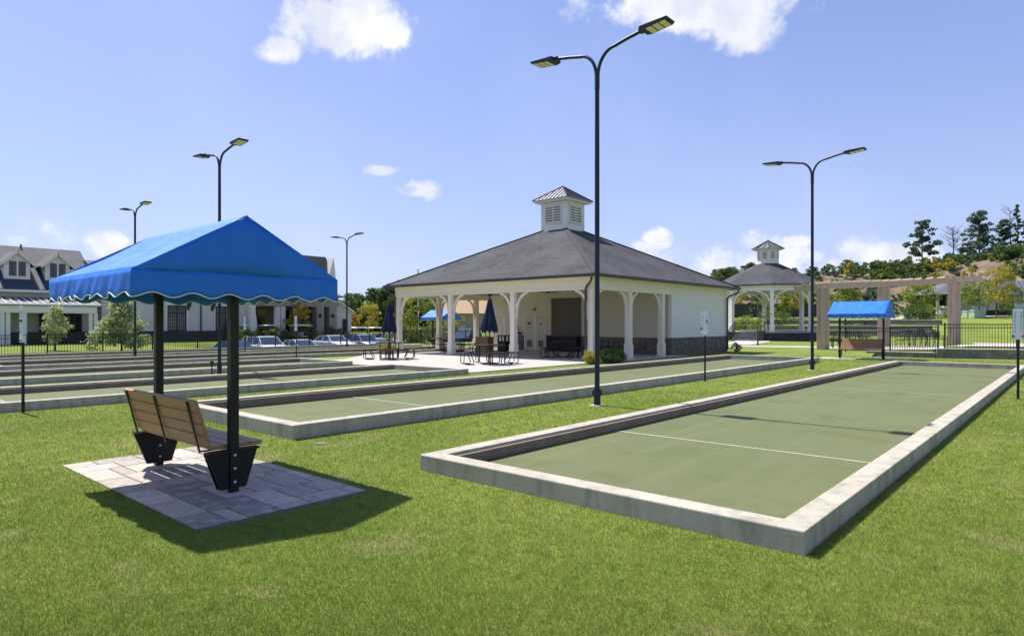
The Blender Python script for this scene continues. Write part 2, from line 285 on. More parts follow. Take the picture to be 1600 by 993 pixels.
# ------------------------------------------------------------------ mesh builder
class MB:
    def __init__(s): s.v = []; s.f = []; s.sh = []
    def add(s, vs, fs, shade=None):
        k = len(s.v); s.v += [tuple(p) for p in vs]; s.f += [tuple(i+k for i in f) for f in fs]
        if shade is not None: s.sh += [shade]*len(vs)
        return s
    def box(s, x0, x1, y0, y1, z0, z1, shade=None):
        return s.add([(x0,y0,z0),(x1,y0,z0),(x1,y1,z0),(x0,y1,z0),(x0,y0,z1),(x1,y0,z1),(x1,y1,z1),(x0,y1,z1)],
                     [(3,2,1,0),(4,5,6,7),(0,1,5,4),(1,2,6,5),(2,3,7,6),(3,0,4,7)], shade)
    def cbox(s, c, sz, rz=0, M=None):
        """box of size sz centred on c, optionally turned by rz about z or by matrix M"""
        m = M or Matrix.Rotation(rz, 3, 'Z'); c = Vector(c); h = [q/2 for q in sz]
        vs = [c + m @ Vector((sx*h[0], sy*h[1], sz_*h[2])) for sz_ in (-1, 1) for (sx, sy) in ((-1,-1),(1,-1),(1,1),(-1,1))]
        return s.add(vs, [(3,2,1,0),(4,5,6,7),(0,1,5,4),(1,2,6,5),(2,3,7,6),(3,0,4,7)])
    def bar(s, a, b, w_, h_):
        a = Vector(a); b = Vector(b); d = (b-a); L_ = d.length; d.normalize()
        up = Vector((0,0,1)) if abs(d.z) < .95 else Vector((0,1,0)); sx = d.cross(up).normalized(); sz = sx.cross(d)
        return s.cbox((a+b)/2, (w_, L_, h_), M=Matrix((sx, d, sz)).transposed())
    def tube(s, pts, r, n=10, cap=True):
        pts = [Vector(p) for p in pts]; rs = r if isinstance(r, (list, tuple)) else [r]*len(pts); vs = []; fs = []
        up = None
        for i, p in enumerate(pts):
            t = (pts[min(i+1, len(pts)-1)] - pts[max(i-1, 0)]).normalized()
            if up is None: up = Vector((1,0,0)) if abs(t.x) < .9 else Vector((0,1,0))
            a = (up - t*up.dot(t)).normalized(); b = t.cross(a); up = a
            for j in range(n): q = 2*PI*j/n; vs.append(p + (a*math.cos(q)+b*math.sin(q))*rs[i])
        for i in range(len(pts)-1):
            for j in range(n): k = (j+1) % n; fs.append((i*n+j, i*n+k, (i+1)*n+k, (i+1)*n+j))
        if cap: fs += [tuple(range(n))[::-1], tuple((len(pts)-1)*n+j for j in range(n))]
        return s.add(vs, fs)
    def lathe(s, prof, c=(0,0,0), n=16):
        vs = []; fs = []; m = len(prof)
        for j in range(n):
            q = 2*PI*j/n
            for (r, z) in prof: vs.append((c[0]+r*math.cos(q), c[1]+r*math.sin(q), c[2]+z))
        for j in range(n):
            k = (j+1) % n
            for i in range(m-1): fs.append((j*m+i, k*m+i, k*m+i+1, j*m+i+1))
        return s.add(vs, fs)
    def prism(s, poly, a, b, axis='y'):
        """polygon (u, z) swept from a to b along axis"""
        n = len(poly)
        P = (lambda u, z, t: (u, t, z)) if axis == 'y' else ((lambda u, z, t: (t, u, z)) if axis == 'x' else (lambda u, z, t: (u, z, t)))
        vs = [P(u, z, a) for u, z in poly] + [P(u, z, b) for u, z in poly]
        fs = [tuple(range(n))[::-1], tuple(range(n, 2*n))] + [(i, (i+1) % n, n+(i+1) % n, n+i) for i in range(n)]
        return s.add(vs, fs)
    def build(s, name, m, parent=None, smooth=False, bevel=0, rel=True, recalc=True):
        me = bpy.data.meshes.new(name); v = s.v
        if parent is not None and rel:
            lo = parent.get('_base'); 
            if lo is not None: v = [(a-lo[0], b-lo[1], c-lo[2]) for a, b, c in v]
        me.from_pydata(v, [], s.f)
        if s.sh and len(s.sh) == len(v):
            at_ = me.attributes.new('shade', 'FLOAT', 'POINT'); at_.data.foreach_set('value', s.sh)
        if recalc:
            import bmesh
            bm = bmesh.new(); bm.from_mesh(me); bmesh.ops.recalc_face_normals(bm, faces=bm.faces); bm.to_mesh(me); bm.free()
        if smooth:
            me.polygons.foreach_set('use_smooth', [True]*len(me.polygons))
            try: me.set_sharp_from_angle(angle=R(40))
            except Exception: pass
        me.materials.append(M_[m] if isinstance(m, str) else m)
        o = bpy.data.objects.new(name, me); C.objects.link(o)
        if parent is not None: o.parent = parent
        if bevel:
            b = o.modifiers.new('bevel', 'BEVEL'); b.width = bevel; b.segments = 2; b.limit_method = 'ANGLE'; b.angle_limit = R(40)
        return o
def thing(name, label, cat, loc=(0,0,0), rz=0, group=None, world=False):
    o = bpy.data.objects.new(name, None); C.objects.link(o); o.location = loc; o.rotation_euler = (0, 0, rz); o.empty_display_size = .3
    o['label'] = label; o['category'] = cat
    if group: o['group'] = group
    if world: o['_base'] = tuple(loc)
    return o
def tag(o, label, cat, group=None, kind=None):
    o['label'] = label
    if cat: o['category'] = cat
    if group: o['group'] = group
    if kind: o['kind'] = kind
    return o
def struct(o): o['kind'] = 'structure'; return o
def kids(o): return [c for c in bpy.data.objects if c.parent == o]
def dup(root, loc, rz=None, label=None, group=None, scale=None):
    idx = {}
    for c in bpy.data.objects: idx.setdefault(c.parent, []).append(c)
    def cp(o, par):
        c = o.copy(); C.objects.link(c); c.parent = par
        for k in idx.get(o, []): cp(k, c)
        return c
    r = cp(root, None); r.location = loc
    if rz is not None: r.rotation_euler = (0, 0, rz)
    if label: r['label'] = label
    if group: r['group'] = group
    if scale: r.scale = scale if isinstance(scale, tuple) else (scale,)*3
    return r
def ss(a, b, x):
    t = min(1, max(0, (x-a)/(b-a))); return t*t*(3-2*t)
def T(x, y):
    z = 0.0
    z -= 1.15*ss(-41.9, -43.6, x)*ss(19.5, 23.0, y)*ss(-55.2, -53.2, x)
    z += .10*ss(-52, -57, x)
    m = ss(-115, -70, x)
    z += m*(2.6*ss(68, 104, y) + (9.5+2.0*ss(-50, 10, x))*ss(112, 150, y+.10*(x+20)) + 1.6*ss(150, 190, y))
    if y > 110: z += m*.7*math.sin(x*.11+1.3)*ss(112, 150, y)
    return z
def ramp(x): 
    return np.interp(x, [-13, -7.9, -5.5, -5.3], [0.0, .19, .22, .42])
def TT(x, y):
    """ground height with the raised terrace on the right"""
    return max(T(x, y), float(ramp(x)) if (x > -13 and 37 < y < 90) else -9)

# ================================================================== SETTING
def make_terrain():
    xs = sorted(set([-900, -600, -400, -300, -240] + list(np.arange(-200, 120, 4.0)) + list(np.arange(-62, -38, .8)) + [160, 220, 300, 450, 700]))
    ys = sorted(set([-200, -100, -60, -30, -15] + list(np.arange(-8, 200, 4.0)) + list(np.arange(16, 26, 1.0)) + [220, 260, 330, 450, 700, 1000]))
    nx, ny = len(xs), len(ys); v = [(x, y, T(x, y)) for y in ys for x in xs]
    def isf(cx, cy): return None
    fl = []; fh = []
    for j in range(ny-1):
        for i in range(nx-1):
            f = (j*nx+i, j*nx+i+1, (j+1)*nx+i+1, (j+1)*nx+i); cx = (xs[i]+xs[i+1])/2; cy = (ys[j]+ys[j+1])/2
            (fh if (cy > 118 and cx > -118) else fl).append(f)
    m = MB(); m.v = v; m.f = fl; o = struct(m.build('lawn', 'lawn', smooth=True, recalc=False))
    h = MB(); h.v = v; h.f = fh; o = struct(h.build('hill', 'mulch', smooth=True, recalc=False))
make_terrain()
def sheet(name, poly, z, m, thick=0):
    b = MB(); n = len(poly)
    b.add([(x, y, z) for x, y in poly], [tuple(range(n))])
    if thick: b.add([(x, y, z) for x, y in poly]+[(x, y, z-thick) for x, y in poly], [(i, (i+1) % n, n+(i+1) % n, n+i) for i in range(n)])
    return struct(b.build(name, m, recalc=not not thick))
# terrace on the right
b = MB(); tx = (-13, -7.9, -5.5, -5.3, 8); yw = lambda x: 36.95+.27*max(0, x+5.3)+.3
b.add([(x, yw(x)-.25, float(ramp(x))-.01) for x in tx]+[(x, 88, float(ramp(x))-.01) for x in tx]+[(80, yw(8), .41), (80, 88, .41)],
      [(0, 1, 6, 5), (1, 2, 7, 6), (2, 3, 8, 7), (3, 4, 9, 8), (4, 10, 11, 9)])
b.add([(-13, 37.0, -.02), (-7.9, 37.0, .18), (-7.9, 35.9, -.03), (-13.2, 35.9, -.03)], [(3, 2, 1, 0)]); b.add([(-8.3, 37.0, .17), (-8.3, 36.99, -.05), (-8.3, 35.9, -.05)], [(0, 1, 2)])
struct(b.build('terrace_lawn', 'lawn', recalc=False))
# patio slab beside and under the pavilion
sheet('patio', [(-15.2, 15.35), (-25.2, 15.35), (-25.2, 17.3), (-27.5, 19.9), (-30.2, 21.6), (-30.2, 30.6), (-14.95, 30.6), (-14.95, 22.6), (-15.2, 22.2)], .035, 'slab_concrete', .2)
def ribbon(name, pts, width, dz, m, hf=TT):
    b = MB(); P = []
    for i in range(len(pts)-1):
        a, c = Vector(pts[i]), Vector(pts[i+1]); k = max(1, int((c-a).length/1.0))
        P += [a.lerp(c, t/k) for t in range(k)]
    P.append(Vector(pts[-1])); n = len(P); W_ = width if isinstance(width, (list, tuple)) else [width]*len(pts)
    for i, p in enumerate(P):
        t = (P[min(i+1, n-1)]-P[max(i-1, 0)]).normalized(); q = Vector((-t.y, t.x))*(np.interp(i/(n-1), np.linspace(0, 1, len(W_)), W_)/2)
        for c_ in range(11):
            e = p+q*(c_/5-1); b.v.append((e.x, e.y, hf(e.x, e.y)+dz))
    b.f = [(11*i+c_, 11*i+c_+1, 11*i+12+c_, 11*i+11+c_) for i in range(n-1) for c_ in range(10)]
    return struct(b.build(name, m, recalc=False))
ribbon('path', [(-34, 38.5), at(1135, 47.5), at(1215, 46.0), at(1300, 44.2), at(1345, 42.5)], [3.0, 4.4, 3.0, 3.0, 3.4], .022, 'slab_concrete')
ribbon('path', [at(1140, 50), at(1175, 58), at(1176, 63.5)], 3.0, .03, 'slab_concrete')
ribbon('path', [at(1310, 43.5), at(1400, 39.6), at(1500, 37.6), at(1600, 36.4), at(1760, 35)], [4, 8.2, 8.0, 6.5, 6], .03, 'slab_concrete')
ribbon('path', [at(1380, 84), at(1440, 82.5), at(1520, 81), at(1600, 80), at(1800, 78)], 2.6, .06, 'slab_concrete')
sheet('parking_lot', [(-43.9, 23.4), (-53.1, 23.4), (-53.1, 110), (-43.9, 110)], -1.11, 'asphalt')
# ------------------------------------------------------------------ bocce courts
def court(x0, x1, y0, y1, h, label, lines=(3.66, 12.9, 22.1)):
    t = thing('bocce_court', label, 'bocce court', (x0, y0, 0), group='bocce courts with concrete curbs', world=True)
    w_ = .22; b = MB(); segs = 5
    z0 = -.25
    def ringloop(e, z): return [(x0+e, y0+e, z), (x1-e, y0+e, z), (x1-e, y1-e, z), (x0+e, y1-e, z)]
    v = ringloop(0, z0)+ringloop(0, h)+ringloop(w_, h)+ringloop(w_, z0); f = []
    for a in (0, 4, 8):
        for q in range(4): f.append((a+q, a+(q+1) % 4, a+4+(q+1) % 4, a+4+q))
    b.add(v, f); b.build('curb', 'curb_concrete', t, bevel=.012)
    for q in (7.3, 12.8, 19.2):
        for (a0, a1) in ((x0-.002, x0+w_+.002), (x1-w_-.002, x1+.002)): b = MB(); b.box(a0, a1, y0+q, y0+q+.006, .0, h+.002); b.build('curb_joint', 'wall_concrete', t)
    b = MB(); b.add([(x0+.05, y0+.05, .018), (x1-.05, y0+.05, .018), (x1-.05, y1-.05, .018), (x0+.05, y1-.05, .018)], [(0, 1, 2, 3)]); b.build('surface', 'court_surface', t, recalc=False)
    for s_ in (0, 1):
        b = MB(); xa = (x0+w_+.012) if s_ == 0 else (x1-w_-.062)
        b.box(xa, xa+.05, y0+w_+.01, y1-w_-.01, .022, h-.035 if s_ == 0 else .07); b.build('bumper_board', 'bumper_wood', t, bevel=.006)
    for q in lines:
        b = MB(); yy = y0+q; b.add([(x0+w_+.07, yy-.03, .022), (x1-w_-.07, yy-.03, .022), (x1-w_-.07, yy+.03, .022), (x0+w_+.07, yy+.03, .022)], [(0, 1, 2, 3)]); b.build('court_line', 'court_line', t, recalc=False)
    return t
COURTS = [(-5.62, -1.48, 4.84, 29.4, .18), (-12.5, -8.4, 4.9, 29.4, .21), (-18.85, -15.0, -9.6, 15.0, .18), (-25.3, -21.5, -9.4, 15.1, .18), (-31.8, -27.95, 5.2, 29.8, .18), (-38.1, -34.4, 5.2, 29.8, .19)]
CL = ['nearest bocce court with wide pale curb, filling the right side of the lawn',
      'bocce court running between the nearest lamp post and the pavilion',
      'bocce court right behind the near canopy bench, ending beside the patio',
      'bocce court whose far curb corner ends left of the patio picnic table',
      'second farthest bocce court on the left, thin curb bands below the cars',
      'farthest bocce court, its back curb right before the black fence and cars']
for c, l in zip(COURTS, CL): court(*c, l, lines=(3.66, 12.85, 22.1))
# ------------------------------------------------------------------ paver pads under the benches
def paver_pad(x0, x1, y0, y1, name='paver_pad', rz=0):
    g = .15; nx = round((x1-x0)/g); ny = round((y1-y0)/g); used = np.zeros((nx, ny), bool); b = MB(); rr = random.Random(4)
    b2 = MB(); b2.box(x0, x1, y0, y1, -.05, .001)
    for j in range(ny):
        for i in range(nx):
            if used[i, j]: continue
            for (a, c) in rr.sample([(4, 2), (3, 2), (4, 2), (2, 2), (2, 3), (3, 2), (3, 1), (4, 2)], 8)+[(2, 1), (1, 2), (1, 1)]:
                if i+a <= nx and j+c <= ny and not used[i:i+a, j:j+c].any(): break
            used[i:i+a, j:j+c] = True; e = .007; z = .009+rr.uniform(-.0015, .0015)
            b.box(x0+i*g+e, x0+(i+a)*g-e, y0+j*g+e, y0+(j+c)*g-e, .0, z, shade=rr.random())
    o = struct(b2.build(name, 'paver_joint')); p = b.build('pavers', 'paver', o, rel=False, bevel=.003)
    return o
paver_pad(-8.92, -5.25, 2.25, 3.9)
paver_pad(-9.6, -5.85, 32.6, 34.25); paver_pad(-38.8, -35.05, 33.3, 34.95)
# ------------------------------------------------------------------ grass blades near the camera (uncountable)
def make_grass():
    n = 2300000; d = 3.0*(34/3.0)**rng.random(n)           # density falls with distance
    keep = rng.random(n) < np.clip((d/3.0)**-.25, 0, 1)*.62; d = d[keep]; n = len(d)
    l = d*(rng.random(n)*1.72-.86); x = _f[0]*d+_r[0]*l; y = _f[1]*d+_r[1]*l
    ok = np.ones(n, bool)
    rects = [(c[0], c[1], c[2], c[3]) for c in COURTS] + [(-8.92, -5.25, 2.25, 3.9), (-9.6, -5.85, 32.6, 34.25), (-30.5, -15.2, 15.35, 31), (-29, -14.95, 22.4, 38), (-38.8, -35.05, 33.3, 34.95)]
    pads = [(-8.92, -5.25, 2.25, 3.9)]
    for (a, b_, c, e) in [(q[0]+.012, q[1]-.012, q[2]+.012, q[3]-.012) if q in pads else q for q in rects]: ok &= ~((x > a-.004) & (x < b_+.004) & (y > c-.004) & (y < e+.004))
    ok &= (y < 36.5) & (x > -41)
    x, y, d = x[ok], y[ok], d[ok]; n = len(x)
    wd = .00135*np.maximum(1, d/4.2)*rng.uniform(.7, 1.35, n); h = rng.uniform(.012, .030, n)*np.maximum(1, (d/9)**.35); h *= 1-.35*(d > 16)
    ang = rng.random(n)*2*np.pi; la = rng.random(n)*2*np.pi; lean = h*rng.uniform(.2, 1.25, n)
    dx, dy = np.cos(ang)*wd, np.sin(ang)*wd
    v = np.empty((n, 3, 3), np.float32)
    v[:, 0] = np.stack([x-dx, y-dy, np.full(n, -.002)], 1); v[:, 1] = np.stack([x+dx, y+dy, np.full(n, -.002)], 1)
    v[:, 2] = np.stack([x+np.cos(la)*lean, y+np.sin(la)*lean, h], 1)
    me = bpy.data.meshes.new('grass'); me.vertices.add(n*3); me.vertices.foreach_set('co', v.reshape(-1))
    me.loops.add(n*3); me.loops.foreach_set('vertex_index', np.arange(n*3, dtype=np.int32)); me.polygons.add(n)
    me.polygons.foreach_set('loop_start', np.arange(0, n*3, 3, dtype=np.int32)); me.update()
    a = me.attributes.new('shade', 'FLOAT', 'POINT'); s_ = np.repeat(rng.random(n)**2.2*.55, 3).astype(np.float32); a.data.foreach_set('value', s_)
    me.materials.append(M_['grass']); o = bpy.data.objects.new('grass', me); C.objects.link(o)
    o['label'] = 'short mown green grass growing round the courts and paving'; o['category'] = 'grass'; o['kind'] = 'stuff'
make_grass()

# ------------------------------------------------------------------ lamp posts
def make_lamp(label):
    t = thing('street_lamp', label, 'street lamp', group='twin-arm lamp posts round the courts')
    b = MB(); b.tube([(0, 0, .2), (0, 0, 3), (0, 0, 6.72)], [.052, .05, .045], 14, True); b.build('pole', 'lamp_metal', t, smooth=True)
    b = MB(); b.tube([(0, 0, 0), (0, 0, .34)], .068, 12); b.build('base_sleeve', 'lamp_metal', t, smooth=True)
    b = MB(); b.lathe([(0, .016), (.15, .014), (.17, -.01)], n=18); b.build('footing', 'curb_concrete', t)
    b = MB(); b.box(-.095, .095, -.04, .04, .20, .31); b.build('junction_box', 'lamp_metal', t, bevel=.008)
    for s in (-1, 1):
        b = MB(); pts = []
        for k in range(9):
            q = k/8*PI/2; pts.append((s*(.02+.40*(1-math.cos(q))), 0, 6.62+.50*math.sin(q)))
        pts = [(s*.02, 0, 6.35)]+pts+[(s*.66, 0, 7.175), (s*1.0, 0, 7.235)]
        b.tube(pts, .034, 10); b.build('arm', 'lamp_metal', t, smooth=True)
        b = MB(); x0, x1 = s*1.04, s*1.62; a_, c_ = min(x0, x1), max(x0, x1)
        b.prism([(x0, 7.17), (x0+s*.10, 7.155), (x1-s*.04, 7.205), (x1, 7.235), (x1, 7.26), (x0, 7.235)], -.165, .165)
        for k in range(5): b.box(min(x0+s*(.10+.05*k), x0+s*(.115+.05*k)), max(x0+s*(.10+.05*k), x0+s*(.115+.05*k)), -.13, .13, 7.236+.0005*k, 7.262)
        b.box(min(s*.97, s*1.08), max(s*.97, s*1.08), -.055, .055, 7.165, 7.245)
        hd = b.build('lamp_head', 'lamp_metal', t, bevel=.006)
        for k in range(3):
            u0 = x0+s*(.13+.14*k); u1 = u0+s*.115; z0 = 7.155+.05*(abs(u0-x0)-.1)/.42-.004; z1 = 7.155+.05*(abs(u1-x0)-.1)/.42-.004
            for (c0, c1) in ((-.135, -.005), (.005, .135)):
                p = MB(); p.add([(u0, c0, z0), (u1, c0, z1), (u1, c1, z1), (u0, c1, z0), (u0, c0, z0+.003), (u1, c0, z1+.003), (u1, c1, z1+.003), (u0, c1, z0+.003)], [(0, 1, 2, 3), (4, 5, 6, 7), (0, 1, 5, 4), (1, 2, 6, 5), (2, 3, 7, 6), (3, 0, 4, 7)])
                p.build('led_panel', 'led_panel', hd)
    for c in kids(t):
        if c.name.split('.')[0] == 'lamp_head': c.location.z += .03
    return t
L1 = make_lamp('tallest and nearest twin-arm lamp post, standing on grass before the pavilion'); L1.location = (-7.36, 11.01, 0)
dup(L1, (-7.19, 24.31, 0), label='twin-arm lamp post standing between the two right courts, left of the far blue bench', scale=(1.05, 1.05, 1.035))
x, y = at(343, 21.0); dup(L1, (x, y, 0), label='twin-arm lamp post rising behind the near blue canopy, between its two black posts')
x, y = at(211, 31.2); dup(L1, (x, y, 0), label='lamp post far behind the left end of the blue canopy, by the bushy tree')
x, y = at(542, 41.6); dup(L1, (x, y, 0), label='smallest twin-arm lamp post, in front of the parked white cars')

# ------------------------------------------------------------------ score boards
def digit_mesh(txt, size, m, parent, loc, rot):
    cu = bpy.data.curves.new('t', 'FONT'); cu.body = txt; cu.size = size; cu.align_x = 'CENTER'; cu.align_y = 'CENTER'; cu.extrude = .0008; cu.space_line = .82
    o = bpy.data.objects.new('t', cu); C.objects.link(o); bpy.context.view_layer.update()
    me = bpy.data.meshes.new_from_object(o.evaluated_get(bpy.context.evaluated_depsgraph_get())); bpy.data.objects.remove(o); bpy.data.curves.remove(cu)
    me.materials.clear(); me.materials.append(M_[m]); r = bpy.data.objects.new('numerals', me); C.objects.link(r); r.parent = parent; r.location = loc; r.rotation_euler = rot; return r
def make_score(label, knobs):
    t = thing('score_board', label, 'score board', group='score boards beside the courts')
    b = MB(); b.tube([(0, 0, 0), (0, 0, 1.36)], .026, 12); b.build('post', 'black_metal', t, smooth=True)
    b = MB(); b.box(-.098, .098, -.034, -.022, 1.30, 1.98); bd = b.build('board', 'sign_white', t, bevel=.004)
    b = MB()
    for (x0, x1, z0, z1) in ((-.098, .098, 1.972, 1.98), (-.098, -.092, 1.3, 1.98), (.092, .098, 1.3, 1.98)): b.box(x0, x1, -.037, -.035, z0, z1)
    b.box(-.026, .026, -.0215, .03, 1.30, 1.42); b.build('bracket', 'black_metal' if knobs else 'sign_white', t)
    for s in (-1, 1):
        digit_mesh('\n'.join(str(k) for k in range(12, 0, -1)), .047, 'sign_ink', bd, (s*.052, -.0352, 1.665), (R(90), 0, 0))
    z = (1.37, 1.37) if knobs == 1 else (1.50, 1.70)
    for s, m, zz in ((-1, 'marker_blue', z[0]), (1, 'marker_red' if knobs == 1 else 'marker_blue', z[1])):
        b = MB(); b.tube([(s*.085, -.07, zz), (s*.085, -.034, zz)], .024, 10); b.build('marker_knob', m, t, smooth=True)
    if knobs != 1:
        for s in (-1, 1): b = MB(); b.tube([(s*.07, -.05, 1.335), (s*.07, -.034, 1.335)], .016, 10); b.build('marker_knob', 'marker_blue', t, smooth=True)
    return t
s1 = make_score('white score board on a black post in front of the pavilion side wall', 0); s1.location = (-8.1, 17.6, 0)
s2 = make_score('white score board with red and dark knobs at the right photo edge', 1); s2.location = (-1.06, 17.9, 0)
s3 = dup(s1, (*at(36, 12.05), 0), label='score board seen edge-on at the left edge of the photo, before the porch')
s4 = dup(s1, (*at(463, 30.3), 0), label='far score board in front of the small yellow-orange tree')
s5 = dup(s1, (*at(383, 34.6), 0), label='farthest score board, just right of the near bench post under the canopy')

# ------------------------------------------------------------------ canopy bench
def make_bench(label, face=1):
    t = thing('canopy_bench', label, 'covered bench', group='benches under blue canopies')
    PX = .92
    for s in (-1, 1):
        b = MB(); b.box(s*PX-.042, s*PX+.042, -.042, .042, 0, 2.62 if False else 2.06); p = b.build('post', 'black_metal', t, bevel=.006)
        for z in (.10, .23, .36):
            for q in (-1, 1):
                b = MB(); b.lathe([(0, .012), (.012, .008), (.016, 0)], n=10); o = b.build('bolt', 'steel_bolt', p, smooth=True); o.location = (s*PX+q*.0425, 0, z); o.rotation_euler = (0, q*PI/2, 0)
        # wedge shaped support: two plates folded round the post
        b = MB(); top = .395; bot = .035
        for q in (-1, 1):
            x0 = s*PX+q*.0425; 
            b.prism([(-.27, top), (.24, top), (.13, bot), (-.14, bot)], x0-.004 if q < 0 else x0-.0, x0+.0 if q < 0 else x0+.004, 'x') if q == -s else None
        b.prism([(-.27, top), (-.046, top), (-.046, bot), (-.13, bot)], s*PX-.012, s*PX+.02, 'x')
        b.prism([(.046, top), (.24, top), (.125, bot), (.046, bot)], s*PX-.012, s*PX+.02, 'x')
        b.build('support_plate', 'black_metal', t, bevel=.003)
        b = MB(); b.box(s*PX-.05, s*PX+.05, -.26, .25, top+.001, top+.018); b.build('seat_bracket', 'black_metal', t)
    # seat: four boards along the bench
    for k in range(4):
        y0 = -.19+k*.128; b = MB(); b.box(-PX+.03-.0, PX-.03, y0, y0+.118, .420, .460)
        if k in (1,): b = MB(); b.box(-PX+.046, PX-.046, y0, y0+.118, .420, .460)
        b.build('seat_board', 'bench_board', t, bevel=.005)
    # leaning backrest: four boards
    th = R(17); m = Matrix.Rotation(th, 3, 'X'); y0, z0 = -.215, .45
    bk = []
    for k in range(4):
        c = Vector((0, y0-math.sin(th)*(.075+k*.118), z0+math.cos(th)*(.075+k*.118)))
        b = MB(); b.cbox(c, (2*PX-.02, .042, .108), M=m); b.build('back_board', 'bench_board', t, bevel=.006)
    for xx in (-.80, -.02, .78):
        b = MB(); a0 = Vector((xx, y0+.02, .37)); a1 = Vector((xx, y0-.032-math.sin(th)*.47, z0+math.cos(th)*.47)); a2 = Vector((xx, y0-.045, .40))
        b.bar(a2, a1, .03, .012); b.bar((xx, .18, .408), (xx, y0-.04, .408), .03, .012); b.build('back_strap', 'black_metal', t)
    # canopy
    HX, HY, ZE, ZR = 1.2, 1.0, 2.10, 2.665
    rr = random.Random(3); b = MB(); nx, ny = 26, 12
    def slope(s):
        vs = []
        for i in range(nx+1):
            for j in range(ny+1):
                u = -HX+2*HX*i/nx; q = j/ny; sag = -.018*math.sin(q*PI)*(1-.3*math.cos(u*3.1)) + .006*math.sin(u*9+q*5)*math.sin(q*PI)
                vs.append((u, s*HY*(1-q), ZE+(ZR-ZE)*q+sag))
        b.add(vs, [(i*(ny+1)+j, (i+1)*(ny+1)+j, (i+1)*(ny+1)+j+1, i*(ny+1)+j+1) for i in range(nx) for j in range(ny)])
    slope(-1); slope(1)
    for s in (-1, 1):      # gable ends
        vs = []; fs = []; n = 20
        for i in range(n+1):
            yy = -HY+2*HY*i/n; zt = ZE+(ZR-ZE)*(1-abs(yy)/HY)
            for j in range(5): z = ZE+(zt-ZE)*j/4; vs.append((s*(HX+.003*math.sin(yy*7+z*9)), yy, z))
        for i in range(n):
            for j in range(4): fs.append((i*5+j, (i+1)*5+j, (i+1)*5+j+1, i*5+j+1))
        b.add(vs, fs)
    # valance with scalloped hem all round
    per = [(-HX, -HY), (HX, -HY), (HX, HY), (-HX, HY)]; hem = []
    for e in range(4):
        a = Vector(per[e]); c = Vector(per[(e+1) % 4]); L_ = (c-a).length; d = (c-a)/L_; nrm = Vector((d.y, -d.x)); ns = 84; cnt = 6 if e % 2 else 8
        vs = []; fs = []
        for i in range(ns+1):
            q = i/ns; env = math.sin(q*PI)**.5 if 0 < q < 1 else 0
            zb = 1.872+.034*(abs(math.sin(q*PI*cnt))**.9)*1.15*(1 if env else 0)
            zb = 1.865+.022*(1-math.cos(2*PI*q*cnt))
            for j in range(6):
                z = ZE+(zb-ZE)*j/5; amp = (.016 if e == 0 else .006)*(j/5)*env
                off = amp*(math.sin(q*L_*13+e)+.6*math.sin(q*L_*29+2*e+j*.4)) + .03*(j/5)*(1 if e == 0 else .1)*env
                p = a+d*(q*L_)+nrm*off; vs.append((p.x, p.y, z))
            hem.append(vs[-1])
        for i in range(ns):
            for j in range(5): fs.append((i*6+j, (i+1)*6+j, (i+1)*6+j+1, i*6+j+1))
        b.add(vs, fs)
    cn = b.build('canopy', 'blue_canvas', t, smooth=True)
    sm = cn.modifiers.new('thick', 'SOLIDIFY'); sm.thickness = .004
    b = MB(); b.tube(hem+[hem[0]], .005, 5, False); b.build('hem_piping', 'white_trim', cn, smooth=True)
    b = MB()
    for s in (-1, 1):
        b.bar((-HX+.03, s*(HY-.03), ZE-.03), (HX-.03, s*(HY-.03), ZE-.03), .03, .03); b.bar((s*(HX-.03), -HY+.05, ZE-.03), (s*(HX-.03), HY-.05, ZE-.03), .03, .03)
        b.bar((s*PX, -HY+.05, ZE-.035), (s*PX, HY-.05, ZE-.035), .04, .04); b.bar((s*PX, 0, ZE-.02), (s*PX, 0, ZR-.06), .04, .04)
    b.bar((-HX+.05, 0, ZR-.05), (HX-.05, 0, ZR-.05), .03, .03); b.build('canopy_frame', 'black_metal', t)
    return t
B1 = make_bench('nearest wooden slatted bench under a big blue canopy on a stone paver pad'); B1.location = (-7.17, 3.0, 0.01)
dup(B1, (-7.75, 33.5, .01), rz=PI, label='far blue canopy bench standing before the black fence and the timber pergola')
dup(B1, (-37.0, 34.0, .01), rz=PI, label='distant blue canopy bench seen between the pavilion columns')

# ================================================================== PAVILION
def arch_bracket(b, x, y, ax, s, z1, r=.62, t=.045, w_=.09):
    """quarter arch from a column face to the beam above, swinging along axis ax in direction s"""
    n = 9; o = []; i_ = []
    for k in range(n+1):
        q = k/n*PI/2; cu, cz = r, z1-r-.28
        o.append((s*(cu-cu*math.cos(q)), cz+(r+.28)*math.sin(q)))
    for k in range(n+1):
        q = k/n*PI/2; i_.append((s*(r-(r-.11)*math.cos(q)), z1-r-.28+(r+.28-.10)*math.sin(q)))
    for k in range(n):
        p = [o[k], o[k+1], i_[k+1], i_[k]]
        if ax == 'x': b.prism([(x+u, z) for u, z in p], y-w_/2, y+w_/2, 'y')
        else: b.prism([(y+u, z) for u, z in p], x-w_/2, x+w_/2, 'x')
    # straight leg down the column
    for (u0, u1, z0, z2) in ((0, .09, z1-r-.55, z1-r-.28), (0, .035, z1-r-.28, z1-.01)):
        u0, u1 = sorted((s*u0, s*u1))
        if ax == 'x': b.box(x+u0, x+u1, y-w_/2, y+w_/2, z0, z2)
        else: b.box(x-w_/2, x+w_/2, y+u0, y+u1, z0, z2)
